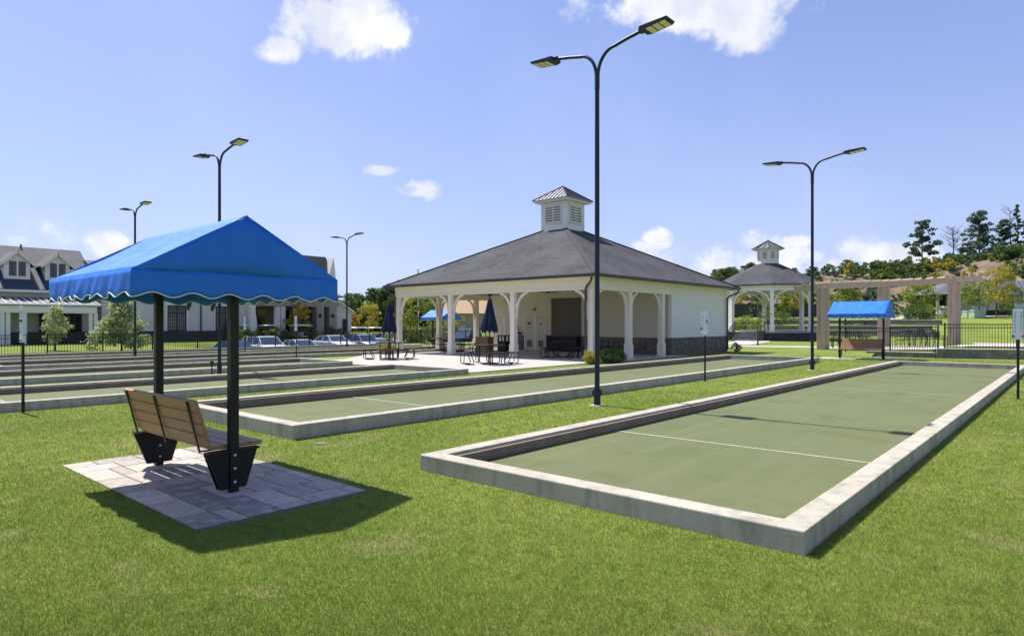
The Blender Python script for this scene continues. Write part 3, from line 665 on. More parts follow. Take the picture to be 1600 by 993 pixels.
def column(t, x, y, z0, z1, m='cream_paint', w_=.13, group=None):
    b = MB(); b.box(x-w_, x+w_, y-w_, y+w_, z0, z1); b.box(x-w_-.03, x+w_+.03, y-w_-.03, y+w_+.03, z0, z0+.62); 
    b.prism([(x-w_-.03, z0+.62), (x+w_+.03, z0+.62), (x+w_, z0+.68), (x-w_, z0+.68)], y-w_-.001, y+w_+.001)
    b.box(x-w_-.025, x+w_+.025, y-w_-.025, y+w_+.025, z1-.08, z1)
    return b.build('column', m, t, bevel=.006)
def louver(t, c, nrm, wid, hgt, panels=2, m1='white_paint', m2='vent_grey'):
    """louvred vent on a wall: nrm is 'x' or 'y' sign tuple (dx, dy)"""
    rz = math.atan2(nrm[1], nrm[0])-PI/2*(-1); rz = math.atan2(nrm[1], nrm[0])+PI/2
    m = Matrix.Rotation(rz, 3, 'Z'); c = Vector(c)
    def put(b, cx, cz, sx, sy, sz, off): b.cbox(c+m@Vector((cx, -off, cz)), (sx, sy, sz), M=m)
    b = MB(); put(b, 0, 0, wid, .02, hgt, .005); bk = b.build('louver_back', m2, t)
    b = MB(); pw = wid/panels
    for p in range(panels):
        cx = -wid/2+pw*(p+.5); n = max(4, int(hgt/.13))
        for k in range(n):
            mm = m @ Matrix.Rotation(R(38), 3, 'X'); b.cbox(c+m@Vector((cx, -.035, -hgt/2+hgt*(k+.5)/n)), (pw-.05, .012, hgt/n*.62), M=mm)
    for k in range(panels+1): put(b, -wid/2+pw*k, 0, .05, .05, hgt+.05, .03)
    for s in (-1, 1): put(b, 0, s*hgt/2, wid+.05, .05, .05, .031)
    return b.build('louver', m1, t)
def hip_roof(b, x0, x1, y0, y1, z0, top, ztop, th=.12):
    """truncated hip roof from the eave rectangle to the small rectangle top=(x0,x1,y0,y1)"""
    a = [(x0, y0, z0), (x1, y0, z0), (x1, y1, z0), (x0, y1, z0)]; c = [(top[0], top[2], ztop), (top[1], top[2], ztop), (top[1], top[3], ztop), (top[0], top[3], ztop)]
    b.add(a+c+[(x, y, z-th) for x, y, z in a], [(i, (i+1) % 4, 4+(i+1) % 4, 4+i) for i in range(4)]+[(8+i, 8+(i+1) % 4, (i+1) % 4, i) for i in range(4)]+[(4, 5, 6, 7), (11, 10, 9, 8)])
PV = thing('pavilion', 'cream open-sided pavilion with dark hip roof, arched columns and square cupola', 'pavilion', (-22.2, 30, 0), world=True)
X0, X1, Y0, Y1 = -28.6, -15.75, 23.15, 37.0; YB = 30.35; ZB = 3.10
for x in (X0, -24.4, -20.15, X1): column(PV, x, Y0, .035, ZB+.05)
for y in (26.15, 29.25): column(PV, X1, y, .035, ZB+.05); column(PV, X0, y, .035, ZB+.05)
def brk(t, *a, m='cream_paint', **k):
    b = MB(); arch_bracket(b, *a, **k); return b.build('arched_bracket', m, t)
for (xa, xb_, y) in ((X0, -24.4, Y0), (-24.4, -20.15, Y0), (-20.15, X1, Y0)):
    brk(PV, xa+.13, y, 'x', 1, ZB+.01, r=.72); brk(PV, xb_-.13, y, 'x', -1, ZB+.01, r=.72)
for xx in (X0, X1):
    for (ya, yb) in ((Y0, 26.15), (26.15, 29.25)): brk(PV, xx, ya+.13, 'y', 1, ZB+.01); brk(PV, xx, yb-.13, 'y', -1, ZB+.01)
b = MB(); W2 = .16
b.box(X0-W2, X1+W2, Y0-W2, Y0+W2, ZB, 3.66); b.box(X0-W2, X0+W2, Y0+W2, YB-.1, ZB, 3.66); b.box(X1-W2, X1+W2, Y0+W2, YB-.1, ZB, 3.66)
b.box(X0-W2-.02, X1+W2+.02, Y0-W2-.02, Y0-W2, ZB-.01, ZB+.09); b.box(X1+W2, X1+W2+.02, Y0-W2, YB-.1, ZB-.01, ZB+.09)
b.build('beam', 'cream_paint', PV, bevel=.005)
b = MB(); b.box(X0-.3, X1+.3, Y0-.3, Y1+.3, 3.665, 3.69); b.build('ceiling', 'cream_paint', PV)
# enclosed rooms at the back
A0, A1 = -23.55, -21.36
b = MB(); b.box(X0, A0, YB, YB+.15, .92, 3.66); b.box(A1, X1, YB, YB+.15, .92, 3.66); b.box(A0, A1, YB, YB+.15, 3.12, 3.66)
b.box(X0-.0, X0+.15, YB+.151, Y1, .92, 3.66); b.box(X0+.151, X1-.151, Y1-.15, Y1, .92, 3.66); b.build('room_wall', 'tan_wall', PV)
b = MB(); b.box(A0-.05, A1+.05, YB+.16, YB+.2, .9, 3.2)
for k in range(20): b.box(A0, A1, YB+.148, YB+.159, 1.0+k*.107, 1.0+k*.107+.09)
b.build('roll_shutter', 'alcove_wall', PV)
b = MB(); n = 15; h0 = .92; dh = (3.66-h0)/n
for k in range(n):
    z = h0+k*dh; b.prism([(X1+.028, z), (X1-.10, z), (X1-.10, z+dh), (X1+.008, z+dh)], YB+.151-.85, Y1, 'y') if False else b.prism([(X1+.030, z), (X1-.12, z), (X1-.12, z+dh), (X1+.006, z+dh)], YB+.16, Y1-.12, 'y')
b.build('lap_siding', 'siding_paint', PV)
b = MB(); b.box(X1-.14, X1+.05, YB-.13, YB+.155, .92, 3.66); b.box(X1-.14, X1+.045, Y1-.12, Y1+.04, .92, 3.66); b.build('corner_trim', 'white_paint', PV)
for q in ((X1-.16, X1+.07, YB-.15, Y1+.06), (A1, X1-.161, YB-.07, YB+.1), (X0-.06, X0+.16, YB-.07, Y1+.06), (-26.15, -25.62, YB-.07, YB+.1)):
    b = MB(); b.box(*q, 0, .86); b.build('stone_base', 'ledge_stone', PV, bevel=.01)
for q in ((X1-.2, X1+.09, YB-.17, Y1+.08), (A1, X1-.201, YB-.09, YB+.1)):
    b = MB(); b.box(*q, .861, .915); b.build('stone_cap', 'wall_concrete', PV, bevel=.008)
for q in ((X0+.161, -26.15), (-25.62, A0)):
    b = MB(); b.box(*q, YB, YB+.1, .035, .92); b.build('lower_wall', 'tan_wall', PV)
b = MB(); b.box(A0+.01, A1-.01, YB-.45, YB-.02, .035, .93); b.build('serving_counter', 'bbq_black', PV)
b = MB(); b.box(A0-.04, A1+.04, YB-.5, YB-.02, .931, .975); b.build('counter_top', 'vent_grey', PV, bevel=.006)
def door(x0, x1, plaque=None, vent=True):
    b = MB(); b.box(x0+.03, x1-.03, YB-.045, YB-.022, .05, 2.13); d = b.build('door', 'door_paint', PV, bevel=.004)
    b = MB(); b.box(x0-.04, x0+.028, YB-.05, YB-.01, .04, 2.2); b.box(x1-.028, x1+.04, YB-.05, YB-.01, .04, 2.2); b.box(x0+.028, x1-.028, YB-.05, YB-.01, 2.132, 2.2); b.build('door_frame', 'cream_paint', PV)
    o = kids_base(PV, 'door'); return d
def kids_base(*a): return None
for (x0, x1, hside) in ((-28.1, -27.22, 1), (-27.14, -26.28, -1), (-25.52, -24.74, 1), (-24.66, -23.86, -1)):
    d = door(x0, x1); bx = PV['_base']; hx = (x1-.09) if hside > 0 else (x0+.09)
    b = MB(); b.tube([(hx, YB-.10, 1.02), (hx, YB-.10, 1.32)], .014, 8); b.bar((hx, YB-.10, 1.04), (hx, YB-.04, 1.04), .015, .015); b.bar((hx, YB-.10, 1.3), (hx, YB-.04, 1.3), .015, .015); b.box(hx-.03, hx+.03, YB-.052, YB-.046, .95, 1.4)
    b.v = [(u-bx[0], v-bx[1], q-bx[2]) for u, v, q in b.v]; b.build('handle', 'steel_bolt', d)
    if x0 > -26:
        b = MB(); cx = (x0+x1)/2; 
        for k in range(6): b.box(cx-.17, cx+.17, YB-.06, YB-.0455, .28+k*.06, .315+k*.06)
        b.box(cx-.19, cx+.19, YB-.0465, YB-.0455, .25, .65); b.v = [(u-bx[0], v-bx[1], q-bx[2]) for u, v, q in b.v]; b.build('door_vent', 'vent_grey', d)
b = MB(); b.box(-25.28, -25.0, YB-.055, YB-.046, 1.60, 1.70); b.build('door_sign', 'black_frame', PV)
b = MB(); b.box(-24.38, -24.12, YB-.055, YB-.046, 1.42, 1.78); b.build('door_sign', 'sign_white', PV); b = MB(); b.box(-24.33, -24.17, YB-.058, YB-.0552, 1.5, 1.7); b.build('door_sign_panel', 'vent_grey', PV)
b = MB(); b.lathe([(.0, 0), (.08, .01), (.09, .1), (.03, .16)], (-24.7, YB-.1, 2.42), 12); b.build('wall_light', 'vent_grey', PV, smooth=True)
b = MB(); b.box(-27.3, -27.1, YB-.12, YB-.01, 2.86, 2.92); b.lathe([(0, 0), (.05, .02), (.03, .1)], (-27.38, YB-.14, 2.8), 10); b.lathe([(0, 0), (.05, .02), (.03, .1)], (-27.02, YB-.14, 2.8), 10); b.build('wall_light', 'white_paint', PV)
b = MB(); b.box(-20.75, -20.5, YB-.06, YB-.01, 1.15, 1.6); b.build('electric_box', 'vent_grey', PV)
# roof, gutters, downspouts
b = MB(); EX0, EX1, EY0, EY1 = X0-.55, X1+.55, Y0-.55, Y1+.6; ZE = 3.74; CXc, CYc = -22.4, 30.0
hip_roof(b, EX0, EX1, EY0, EY1, ZE, (CXc-.8, CXc+.8, CYc-.8, CYc+.8), 6.93, .05); b.build('roof', 'shingle', PV)
for (px_, py_, qx, qy) in ((EX0, EY0, -1, -1), (EX1, EY0, 1, -1), (EX1, EY1, 1, 1), (EX0, EY1, -1, 1)): b = MB(); b.bar((px_, py_, ZE+.015), (CXc+qx*.8, CYc+qy*.8, 6.945), .24, .03); b.build('hip_cap', 'ridge_cap', PV)
b = MB()
for (xa, xb_, ya, yb) in ((EX0-.09, EX1+.09, EY0-.09, EY0-.001), (EX0-.09, EX1+.09, EY1+.001, EY1+.09), (EX0-.09, EX0-.001, EY0, EY1), (EX1+.001, EX1+.09, EY0, EY1)): b.box(xa, xb_, ya, yb, ZE-.13, ZE+.01)
b.build('gutter', 'gutter_metal', PV, bevel=.012)
b = MB(); b.box(EX0, EX1, EY0, Y0-.301, ZE-.08, ZE-.052); b.box(EX0, EX1, Y1+.301, EY1, ZE-.08, ZE-.052); b.box(EX0, X0-.301, Y0-.3, Y1+.3, ZE-.08, ZE-.052); b.box(X1+.301, EX1, Y0-.3, Y1+.3, ZE-.08, ZE-.052); b.build('soffit', 'cream_paint', PV)
for (gx, gy, wx, wy) in ((EX0+.15, EY0-.05, X0-.10, Y0-.22), (EX1-.16, EY0-.05, X1-.16, Y0-.23), (EX1+.05, EY1-.2, X1+.13, Y1-.06)):
    b = MB(); b.tube([(gx, gy, ZE-.1), (gx, gy, ZE-.26), (gx+(wx-gx)*.25, gy+(wy-gy)*.25, ZE-.38), (gx+(wx-gx)*.8, gy+(wy-gy)*.8, ZE-.50), (wx, wy, ZE-.64), (wx, wy, .9), (wx+.02, wy, .1)], .048, 8); b.build('downspout', 'gutter_metal', PV, smooth=True)
b = MB(); b.tube([(-17.6, 34.6, 4.6), (-17.6, 34.6, 5.05)], .06, 10); b.build('roof_vent', 'gutter_metal', PV, smooth=True)
# cupola
def pyramid_roof(t, cx, cy, z0, hw, rise, ribs=True):
    b = MB(); a = [(cx-hw, cy-hw, z0), (cx+hw, cy-hw, z0), (cx+hw, cy+hw, z0), (cx-hw, cy+hw, z0), (cx, cy, z0+rise)]
    b.add(a+[(x, y, z-.03) for x, y, z in a[:4]], [(0, 1, 4), (1, 2, 4), (2, 3, 4), (3, 0, 4), (8, 7, 6, 5), (0, 5, 6, 1), (1, 6, 7, 2), (2, 7, 8, 3), (3, 8, 5, 0)]); b.build('cupola_roof', 'seam_metal', t)
    b = MB(); e = .015
    for q in range(4):
        rot = Matrix.Rotation(q*PI/2, 3, 'Z')
        for k in range(-4, 5):
            u = k*hw/4.6; v0 = Vector((u, -hw, 0)); v1 = Vector((u, -abs(u), rise*(1-abs(u)/hw)))
            if (v1-v0).length > .05: p0 = rot@v0; p1 = rot@v1; b.bar((cx+p0.x, cy+p0.y, z0+p0.z+e), (cx+p1.x, cy+p1.y, z0+p1.z+e), .03, .045)
        p0 = rot@Vector((-hw, -hw, 0)); b.bar((cx+p0.x, cy+p0.y, z0+.02), (cx, cy, z0+rise+.02), .06, .05)
    b.build('roof_seam', 'seam_rib', t)
CU_ = PV; cw = .87
b = MB(); b.box(CXc-cw, CXc+cw, CYc-cw, CYc+cw, 6.5, 8.52); b.build('cupola_wall', 'white_paint', PV, bevel=.01)
for sx in (-1, 1):
    for sy in (-1, 1): b = MB(); b.box(CXc+sx*(cw-.05)-.065, CXc+sx*(cw-.05)+.065, CYc+sy*(cw-.05)-.065, CYc+sy*(cw-.05)+.065, 6.6, 8.45); b.build('cupola_corner', 'white_paint', PV)
for (dx, dy) in ((1, 0), (0, -1), (-1, 0), (0, 1)): louver(PV, (CXc+dx*cw, CYc+dy*cw, 7.78), (dx, dy), 1.12, 1.0)
b = MB(); h_ = 1.16; b.box(CXc-h_, CXc+h_, CYc-h_, CYc+h_, 8.47, 8.60); b.build('cupola_soffit', 'white_paint', PV, bevel=.01)
pyramid_roof(PV, CXc, CYc, 8.605, 1.24, .86)
# ceiling fans
def make_fan(label):
    t = thing('ceiling_fan', label, 'ceiling fan', group='ceiling fans in the pavilion')
    b = MB(); b.tube([(0, 0, .32), (0, 0, 0)], .02, 8); b.build('rod', 'black_metal', t); b = MB(); b.lathe([(0, -.10), (.10, -.08), (.13, 0), (.05, .08), (0, .08)], n=14); b.build('motor', 'black_metal', t, smooth=True)
    for k in range(5):
        m = Matrix.Rotation(k*2*PI/5+.3, 3, 'Z'); b = MB(); b.cbox(m@Vector((.42, 0, -.01)), (.56, .13, .012), M=m@Matrix.Rotation(R(10), 3, 'X')); b.build('blade', 'black_metal', t)
    return t
F1 = make_fan('ceiling fan above the navy umbrella, between the middle pavilion columns'); F1.location = (-25.3, 27.0, 3.28)
dup(F1, (-20.5, 26.2, 3.28), label='ceiling fan in front of the dark alcove in the pavilion'); dup(F1, (-17.0, 26.4, 3.28), label='ceiling fan under the pavilion roof just right of the nearest lamp post')
# ------------------------------------------------------------------ picnic tables
def make_table(label):
    t = thing('picnic_table', label, 'picnic table', group='black metal picnic tables')
    b = MB(); b.prism([(.62*math.cos(k*PI/4+PI/8), .62*math.sin(k*PI/4+PI/8)) for k in range(8)], .735, .765, 'z'); b.prism([(.64*math.cos(k*PI/4+PI/8), .64*math.sin(k*PI/4+PI/8)) for k in range(8)], .725, .745, 'z'); b.build('table_top', 'black_metal', t, bevel=.004)
    for k in range(4):
        a = k*PI/2+PI/4; ca, sa = math.cos(a), math.sin(a); m = Matrix.Rotation(a, 3, 'Z')
        b = MB(); b.cbox(m@Vector((.98, 0, .45)), (.32, .74, .035), M=m); b.build('seat', 'black_metal', t, bevel=.01)
        b = MB()
        for s in (-1, 1):
            P = lambda u, z: tuple(m@Vector((u, s*.27, z)))
            b.tube([P(1.1, .44), P(1.12, .08), P(1.05, .025), P(.85, .02), P(.75, .025), P(.7, .08), P(.86, .44)], .02, 6)
            Q = lambda u, z: tuple(m@Vector((u, s*.17, z)))
        b.tube([tuple(m@Vector((.98, 0, .43))), tuple(m@Vector((.5, 0, .40))), tuple(m@Vector((.1, 0, .40)))], .022, 6)
        b.tube([tuple(m@Vector((.42, .0, .72))), tuple(m@Vector((.42, 0, .1))), tuple(m@Vector((.34, 0, .025))), tuple(m@Vector((.05, 0, .02)))], .024, 6)
        b.build('leg_frame', 'black_metal', t, smooth=True)
    return t
T1 = make_table('picnic table standing out on the patio left of the pavilion, near its edge'); T1.location = (-23.68, 18.6, .035)
x, y = at(765, 26.0); dup(T1, (x, y, .035), rz=.25, label='picnic table on the sunny patio holding the closed umbrella before the pavilion')
x, y = at(880, 31.0); dup(T1, (x, y, .035), rz=.5, label='picnic table in the pavilion shade in front of the dark alcove')
x, y = at(955, 32.6); dup(T1, (x, y, .035), rz=.1, label='picnic table in the shade just right of the nearest lamp post')
x, y = at(722, 37.5); dup(T1, (x, y, .035), rz=.3, label='picnic table behind the second pavilion column, before the parked pickup')
x, y = at(690, 38.0); dup(T1, (x, y, .035), rz=.3, label='picnic table with tan seats seen left of the second pavilion column')
def make_umbrella(label):
    t = thing('closed_umbrella', label, 'patio umbrella', group='closed navy umbrellas')
    b = MB(); b.tube([(0, 0, 0), (0, 0, 2.6)], .022, 8); b.build('pole', 'black_metal', t, smooth=True)
    n = 32; prof = [(1.28, .25), (1.34, .29), (1.5, .285), (1.75, .235), (2.05, .17), (2.35, .115), (2.55, .075), (2.63, .02)]; vs = []; fs = []
    for i, (z, r) in enumerate(prof):
        for j in range(n):
            q = 2*PI*j/n; rr = r*(1+.20*math.cos(q*8)*(1-i/9)+.05*math.sin(3*q+i)); vs.append((rr*math.cos(q), rr*math.sin(q), z-(.06*math.cos(q*8) if i == 0 else 0)))
    for i in range(len(prof)-1):
        for j in range(n): k = (j+1) % n; fs.append((i*n+j, i*n+k, (i+1)*n+k, (i+1)*n+j))
    b = MB(); b.add(vs, fs); b.build('canopy', 'navy_canvas', t, smooth=True)
    b = MB(); b.lathe([(0, 2.60), (.03, 2.64), (.02, 2.70), (0, 2.73)], n=8); b.build('finial', 'black_metal', t, smooth=True)
    return t
x, y = at(765, 26.0); U1 = make_umbrella('closed navy umbrella standing in the picnic table before the pavilion'); U1.location = (x, y, .035)
dup(U1, (-23.68, 18.6, -.02), label='closed navy umbrella standing in the patio table left of the pavilion')
# waste bin, storage cabinet, drinking fountain, planter with flowers
x, y = at(789, 36.6); t = thing('waste_bin', 'tall black waste bin with square openings at the top in the pavilion', 'bin', (x, y, .035))
b = MB(); b.box(-.3, .3, -.3, .3, .05, .62); b.build('body', 'bbq_black', t, bevel=.02); b = MB(); b.box(-.31, .31, -.31, .31, .9, .96)
for sx in (-1, 1):
    for sy in (-1, 1): b.box(sx*.26-.035, sx*.26+.035, sy*.26-.035, sy*.26+.035, .62, .9)
b.box(-.035, .035, -.3, -.26, .62, .9); b.box(.26, .3, -.035, .035, .62, .9); b.build('hood', 'bbq_black', t)
x, y = at(757, 37.3); t = thing('storage_chest', 'light brown wooden chest standing behind the umbrella table', 'chest', (x, y, .035), rz=.1)
b = MB(); b.box(-.45, .45, -.28, .28, .06, .78); b.build('body', 'plastic_tan', t, bevel=.02); b = MB(); b.box(-.48, .48, -.31, .31, .785, .85); b.build('lid', 'plastic_tan', t, bevel=.02)
b = MB()
for sx in (-1, 1):
    for sy in (-1, 1): b.box(sx*.38-.03, sx*.38+.03, sy*.22-.03, sy*.22+.03, 0, .06)
b.build('leg', 'bbq_black', t)
t = thing('drinking_fountain', 'dark wall-mounted drinking fountain beside the pavilion door', 'drinking fountain', (-25.85, YB-.08, 0))
b = MB(); b.box(-.16, .16, -.36, -.02, .98, 1.12); b.build('basin', 'bbq_black', t, bevel=.03); b = MB(); b.tube([(-.12, -.02, 1.12), (-.14, -.05, 1.5), (-.2, -.12, 1.52)], .03, 8); b.build('spout', 'bbq_black', t)

# ================================================================== VEGETATION
def leafmesh(name, lobes, n, size, m, seed, flat=.0, parent=None, shell=.55):
    """many leaf-sized faces spread through ellipsoid lobes (cx,cy,cz,rx,ry,rz); one mesh"""
    g = np.random.default_rng(seed); L = np.array([l[:6] for l in lobes], float)
    wv = (L[:, 3]*L[:, 4]*L[:, 5])**(2/3); k = g.choice(len(L), n, p=wv/wv.sum())
    dv = g.normal(size=(n, 3)); dv /= np.linalg.norm(dv, axis=1)[:, None]; r = (shell+(1-shell)*g.random(n))*(1+.12*g.normal(size=n))
    # clumps: pull points towards clump centres so gaps open up
    c = L[k, :3] + dv*r[:, None]*L[k, 3:6]
    a = g.normal(size=(n, 3)); a[:, 2] *= (1-flat); a /= np.linalg.norm(a, axis=1)[:, None]
    b = np.cross(a, g.normal(size=(n, 3))); b /= np.linalg.norm(b, axis=1)[:, None]
    s = size*g.uniform(.55, 1.35, n)[:, None]; a = a*s; b = b*s*.62
    v = np.stack([c-a, c-b*.9, c+a, c+b*.9], 1).astype(np.float32)
    me = bpy.data.meshes.new(name); me.vertices.add(n*4); me.vertices.foreach_set('co', v.reshape(-1)); me.loops.add(n*4); me.loops.foreach_set('vertex_index', np.arange(n*4, dtype=np.int32))
    me.polygons.add(n); me.polygons.foreach_set('loop_start', np.arange(0, n*4, 4, dtype=np.int32)); me.update()
    lt = g.random(len(L)); sh = np.clip(.55*lt[k]+.5*g.random(n)**1.5, 0, 1)
    at_ = me.attributes.new('shade', 'FLOAT', 'POINT'); at_.data.foreach_set('value', np.repeat(sh, 4).astype(np.float32)); me.materials.append(M_[m])
    o = bpy.data.objects.new(name, me); C.objects.link(o)
    if parent: o.parent = parent
    return o
def clumps(n, rx, ry, z0, z1, rc, prof, seed):
    """n leaf clumps filling a crown whose half width follows prof(q)"""
    g = random.Random(seed); out = []
    for i in range(n):
        q = (i+g.random())/n; z = z0+(z1-z0)*q; k = prof(q); a = g.random()*2*PI; rr = g.uniform(.25, 1)**.6*k; s = rc*g.uniform(.7, 1.3)
        out.append((rx*rr*math.cos(a), ry*rr*math.sin(a), z, s, s, s*g.uniform(.55, .8)))
    return out
def trunk_mesh(t, H, r, lobes=None, limbs=7, seed=1, z0=.25, m='bark', lean=0):
    g = random.Random(seed); b = MB(); pts = [(lean*(q**1.5)*H+g.uniform(-.03, .03)*H*.3*q, g.uniform(-.02, .02)*H*.3*q, q*H) for q in (0, .1, .25, .45, .65, .85, 1)]
    b.tube(pts, [r*1.35, r, r*.85, r*.65, r*.45, r*.25, r*.08], 8)
    if lobes:
        for l in g.sample(lobes, min(limbs, len(lobes))):
            zb = max(z0*H, min(.9*H, l[2]-.35*math.hypot(l[0], l[1])-l[5]*.4)); q = zb/H; x0 = lean*(q**1.5)*H
            mid = (x0*.5+l[0]*.5, l[1]*.5, (zb+l[2])/2-.03*H); b.tube([(x0, 0, zb), mid, (l[0]*.95, l[1]*.95, l[2])], [r*.32*(1.1-q*.5), r*.2, r*.07], 5)
    return b.build('trunk', m, t, smooth=True)
def tree(label, cat, kind, loc, H, W, seed, mleaf, nleaf=2600, group=None, leafsize=None, trunkfrac=.25, ncl=26, name='tree'):
    t = thing(name, label, cat, loc, group=group)
    if kind == 'round': lob = clumps(ncl, W/2, W/2, H*trunkfrac, H*.93, W*.17, lambda q: math.sin(PI*(.12+.83*q))**.7, seed)
    elif kind == 'cone': lob = clumps(ncl, W/2, W/2, H*trunkfrac, H*.97, W*.13, lambda q: (1-q)**.85+.04, seed)
    elif kind == 'spindle': lob = clumps(ncl, W/2, W/2, H*trunkfrac, H*.97, W*.2, lambda q: math.sin(PI*(.1+.85*q))**.6, seed)
    elif kind == 'pine':
        g = random.Random(seed); lob = []
        for i in range(ncl*2):
            q = (i+g.random()*1.5)/ncl/2; z = H*(trunkfrac+(1-trunkfrac)*min(q, .98)); k = W/2*((1-min(q, 1))**.6*.85+.16)*g.uniform(.3, 1.12); a = g.random()*2*PI
            s = W*.115*g.uniform(.55, 1.2)*(1.15-.4*q); lob.append((k*math.cos(a), k*math.sin(a), z+g.uniform(-.02, .02)*H, s*1.1, s*1.1, s*g.uniform(.45, .75))); lob.append((k*.55*math.cos(a), k*.55*math.sin(a), z-.25*s, s*.6, s*.6, s*.4))
        lob.append((0, 0, H*.97, W*.05, W*.05, H*.035))
    trunk_mesh(t, H*(.96 if kind in ('pine', 'cone') else .85), max(.05, H*.016), lob, 16 if kind == 'pine' else 9, seed)
    leafmesh('crown', lob, nleaf, leafsize or W*.028, mleaf, seed, parent=t, shell=.35)
    return t
def base(px, d): x, y = at(px, d); return (x, y, TT(x, y)-.03)
# young trees in front of the club house
tree('narrow pale green sapling before the porch of the dormered house', 'tree', 'spindle', base(86, 39.5), 2.75, 1.45, 3, 'leaf_fresh', 2000, leafsize=.08, trunkfrac=.22, ncl=30, name='young_tree')
tree('broad pale green young tree behind the far left lamp post', 'tree', 'cone', base(190, 39.0), 3.25, 3.3, 5, 'leaf_fresh', 6000, leafsize=.09, trunkfrac=.12, ncl=70, name='young_tree')
tree('golden orange young tree before the stone club house entrance', 'tree', 'round', base(468, 61.2), 3.6, 2.3, 6, 'leaf_orange', 1800, leafsize=.10, trunkfrac=.3, name='young_tree')
tree('small orange tree at the right corner of the club house', 'tree', 'round', base(551, 74), 3.0, 1.6, 7, 'leaf_orange', 700, leafsize=.12, name='young_tree')
tree('yellow young tree left of the pavilion behind the parked cars', 'tree', 'round', base(574, 76), 4.2, 3.2, 8, 'leaf_yellow', 1200, leafsize=.13, name='young_tree')
tree('light green tree seen through the left pavilion bay', 'tree', 'spindle', base(652, 62), 6.2, 4.0, 9, 'leaf_lime', 2600, leafsize=.13, trunkfrac=.1, name='young_tree')
tree('yellow green bush seen behind the leftmost pavilion column', 'bush', 'round', base(630, 60), 4.0, 3.4, 10, 'leaf_lime', 1800, leafsize=.12, trunkfrac=.05, name='bush')
tree('low lime bush under the left end of the distant blue canopy', 'bush', 'round', base(668, 66), 3.4, 4.5, 12, 'leaf_lime', 2000, leafsize=.12, trunkfrac=.05, name='bush')
tree('yellow bush behind the parked pickup right of the distant canopy', 'bush', 'round', base(713, 76), 3.0, 2.6, 13, 'leaf_yellow', 900, leafsize=.13, trunkfrac=.05, name='bush')
# line of tall trees beyond the car park: a few kinds, copied
G = 'tall trees beyond the car park'
KT = [tree('a', 'tree', 'round', (0, 0, 0), 12, 8.5, 21, 'leaf_dark', 5200, leafsize=.30, trunkfrac=.1, ncl=46, group=G),
      tree('b', 'tree', 'spindle', (0, 0, 0), 13.5, 7, 22, 'leaf_mid', 4600, leafsize=.30, trunkfrac=.1, ncl=46, group=G),
      tree('c', 'tree', 'pine', (0, 0, 0), 14, 8, 23, 'leaf_dark', 4600, leafsize=.28, trunkfrac=.12, ncl=36, group=G),
      tree('d', 'tree', 'round', (0, 0, 0), 10, 8, 24, 'leaf_mid', 4600, leafsize=.28, trunkfrac=.06, ncl=40, group=G)]
used_k = [False]*4
def place(k, loc, sc_, label, group, rz):
    o = KT[k] if not used_k[k] else dup(KT[k], loc, rz=rz)
    used_k[k] = True; o.location = loc; o.rotation_euler = (0, 0, rz); o['label'] = WL[k] if label == 'x' else label; o['group'] = group
    o.scale = (sc_,)*3 if not isinstance(sc_, tuple) else sc_
    return o
def wood_place(px):
    for lim, t_ in ((512, 'behind the clubhouse gable'), (532, 'over the clubhouse end roof'), (545, 'behind the smallest lamp post'), (560, 'right of the smallest lamp post'), (590, 'over the yellow young tree'), (606, 'by the left navy umbrella'), (622, 'at the left pavilion corner'), (650, 'in the left pavilion bay'), (675, 'left of the distant blue canopy'), (705, 'above the distant blue canopy'), (735, 'left in the umbrella bay'), (770, 'right in the umbrella bay')):
        if px < lim: return t_
    return 'behind the pavilion rooms'
far = [(500, 128, 1, .42), (516, 122, 0, .46), (534, 124, 3, .66), (549, 118, 1, .56), (565, 122, 0, .62), (581, 116, 2, .58), (595, 122, 3, .86), (611, 118, 0, .74), (628, 124, 1, .74), (645, 118, 2, .72), (664, 122, 0, .76), (684, 116, 1, .7), (702, 124, 3, .9), (720, 118, 0, .74), (738, 120, 1, .74), (756, 118, 2, .7)]
hide = 'x'
WL = ['broad dark green tree in the wood beyond the car park', 'tall mid green tree in the wood beyond the car park', 'layered dark conifer in the wood beyond the car park', 'spreading lighter green tree in the wood beyond the car park']
for i, (px, d, k, s_) in enumerate(far):
    x, y = at(px, d); place(k, (x, y, T(x, y)-.4), s_, ['broad dark', 'tall green', 'layered conifer-like', 'spreading light'][k]+' tree beyond the car park '+wood_place(px), G, i*1.7)
for i in range(17):      # second, denser row behind
    px = 478+i*17.5; x, y = at(px, 146+6*math.sin(i*2.1)); place((i*3) % 4, (x, y, T(x, y)-2.0), (.66 if px < 590 else .86)+.10*math.sin(i*1.3), ['broad dark', 'tall green', 'layered conifer-like', 'spreading light'][(i*3) % 4]+' back row tree of the wood '+wood_place(px), G, i*2.3)
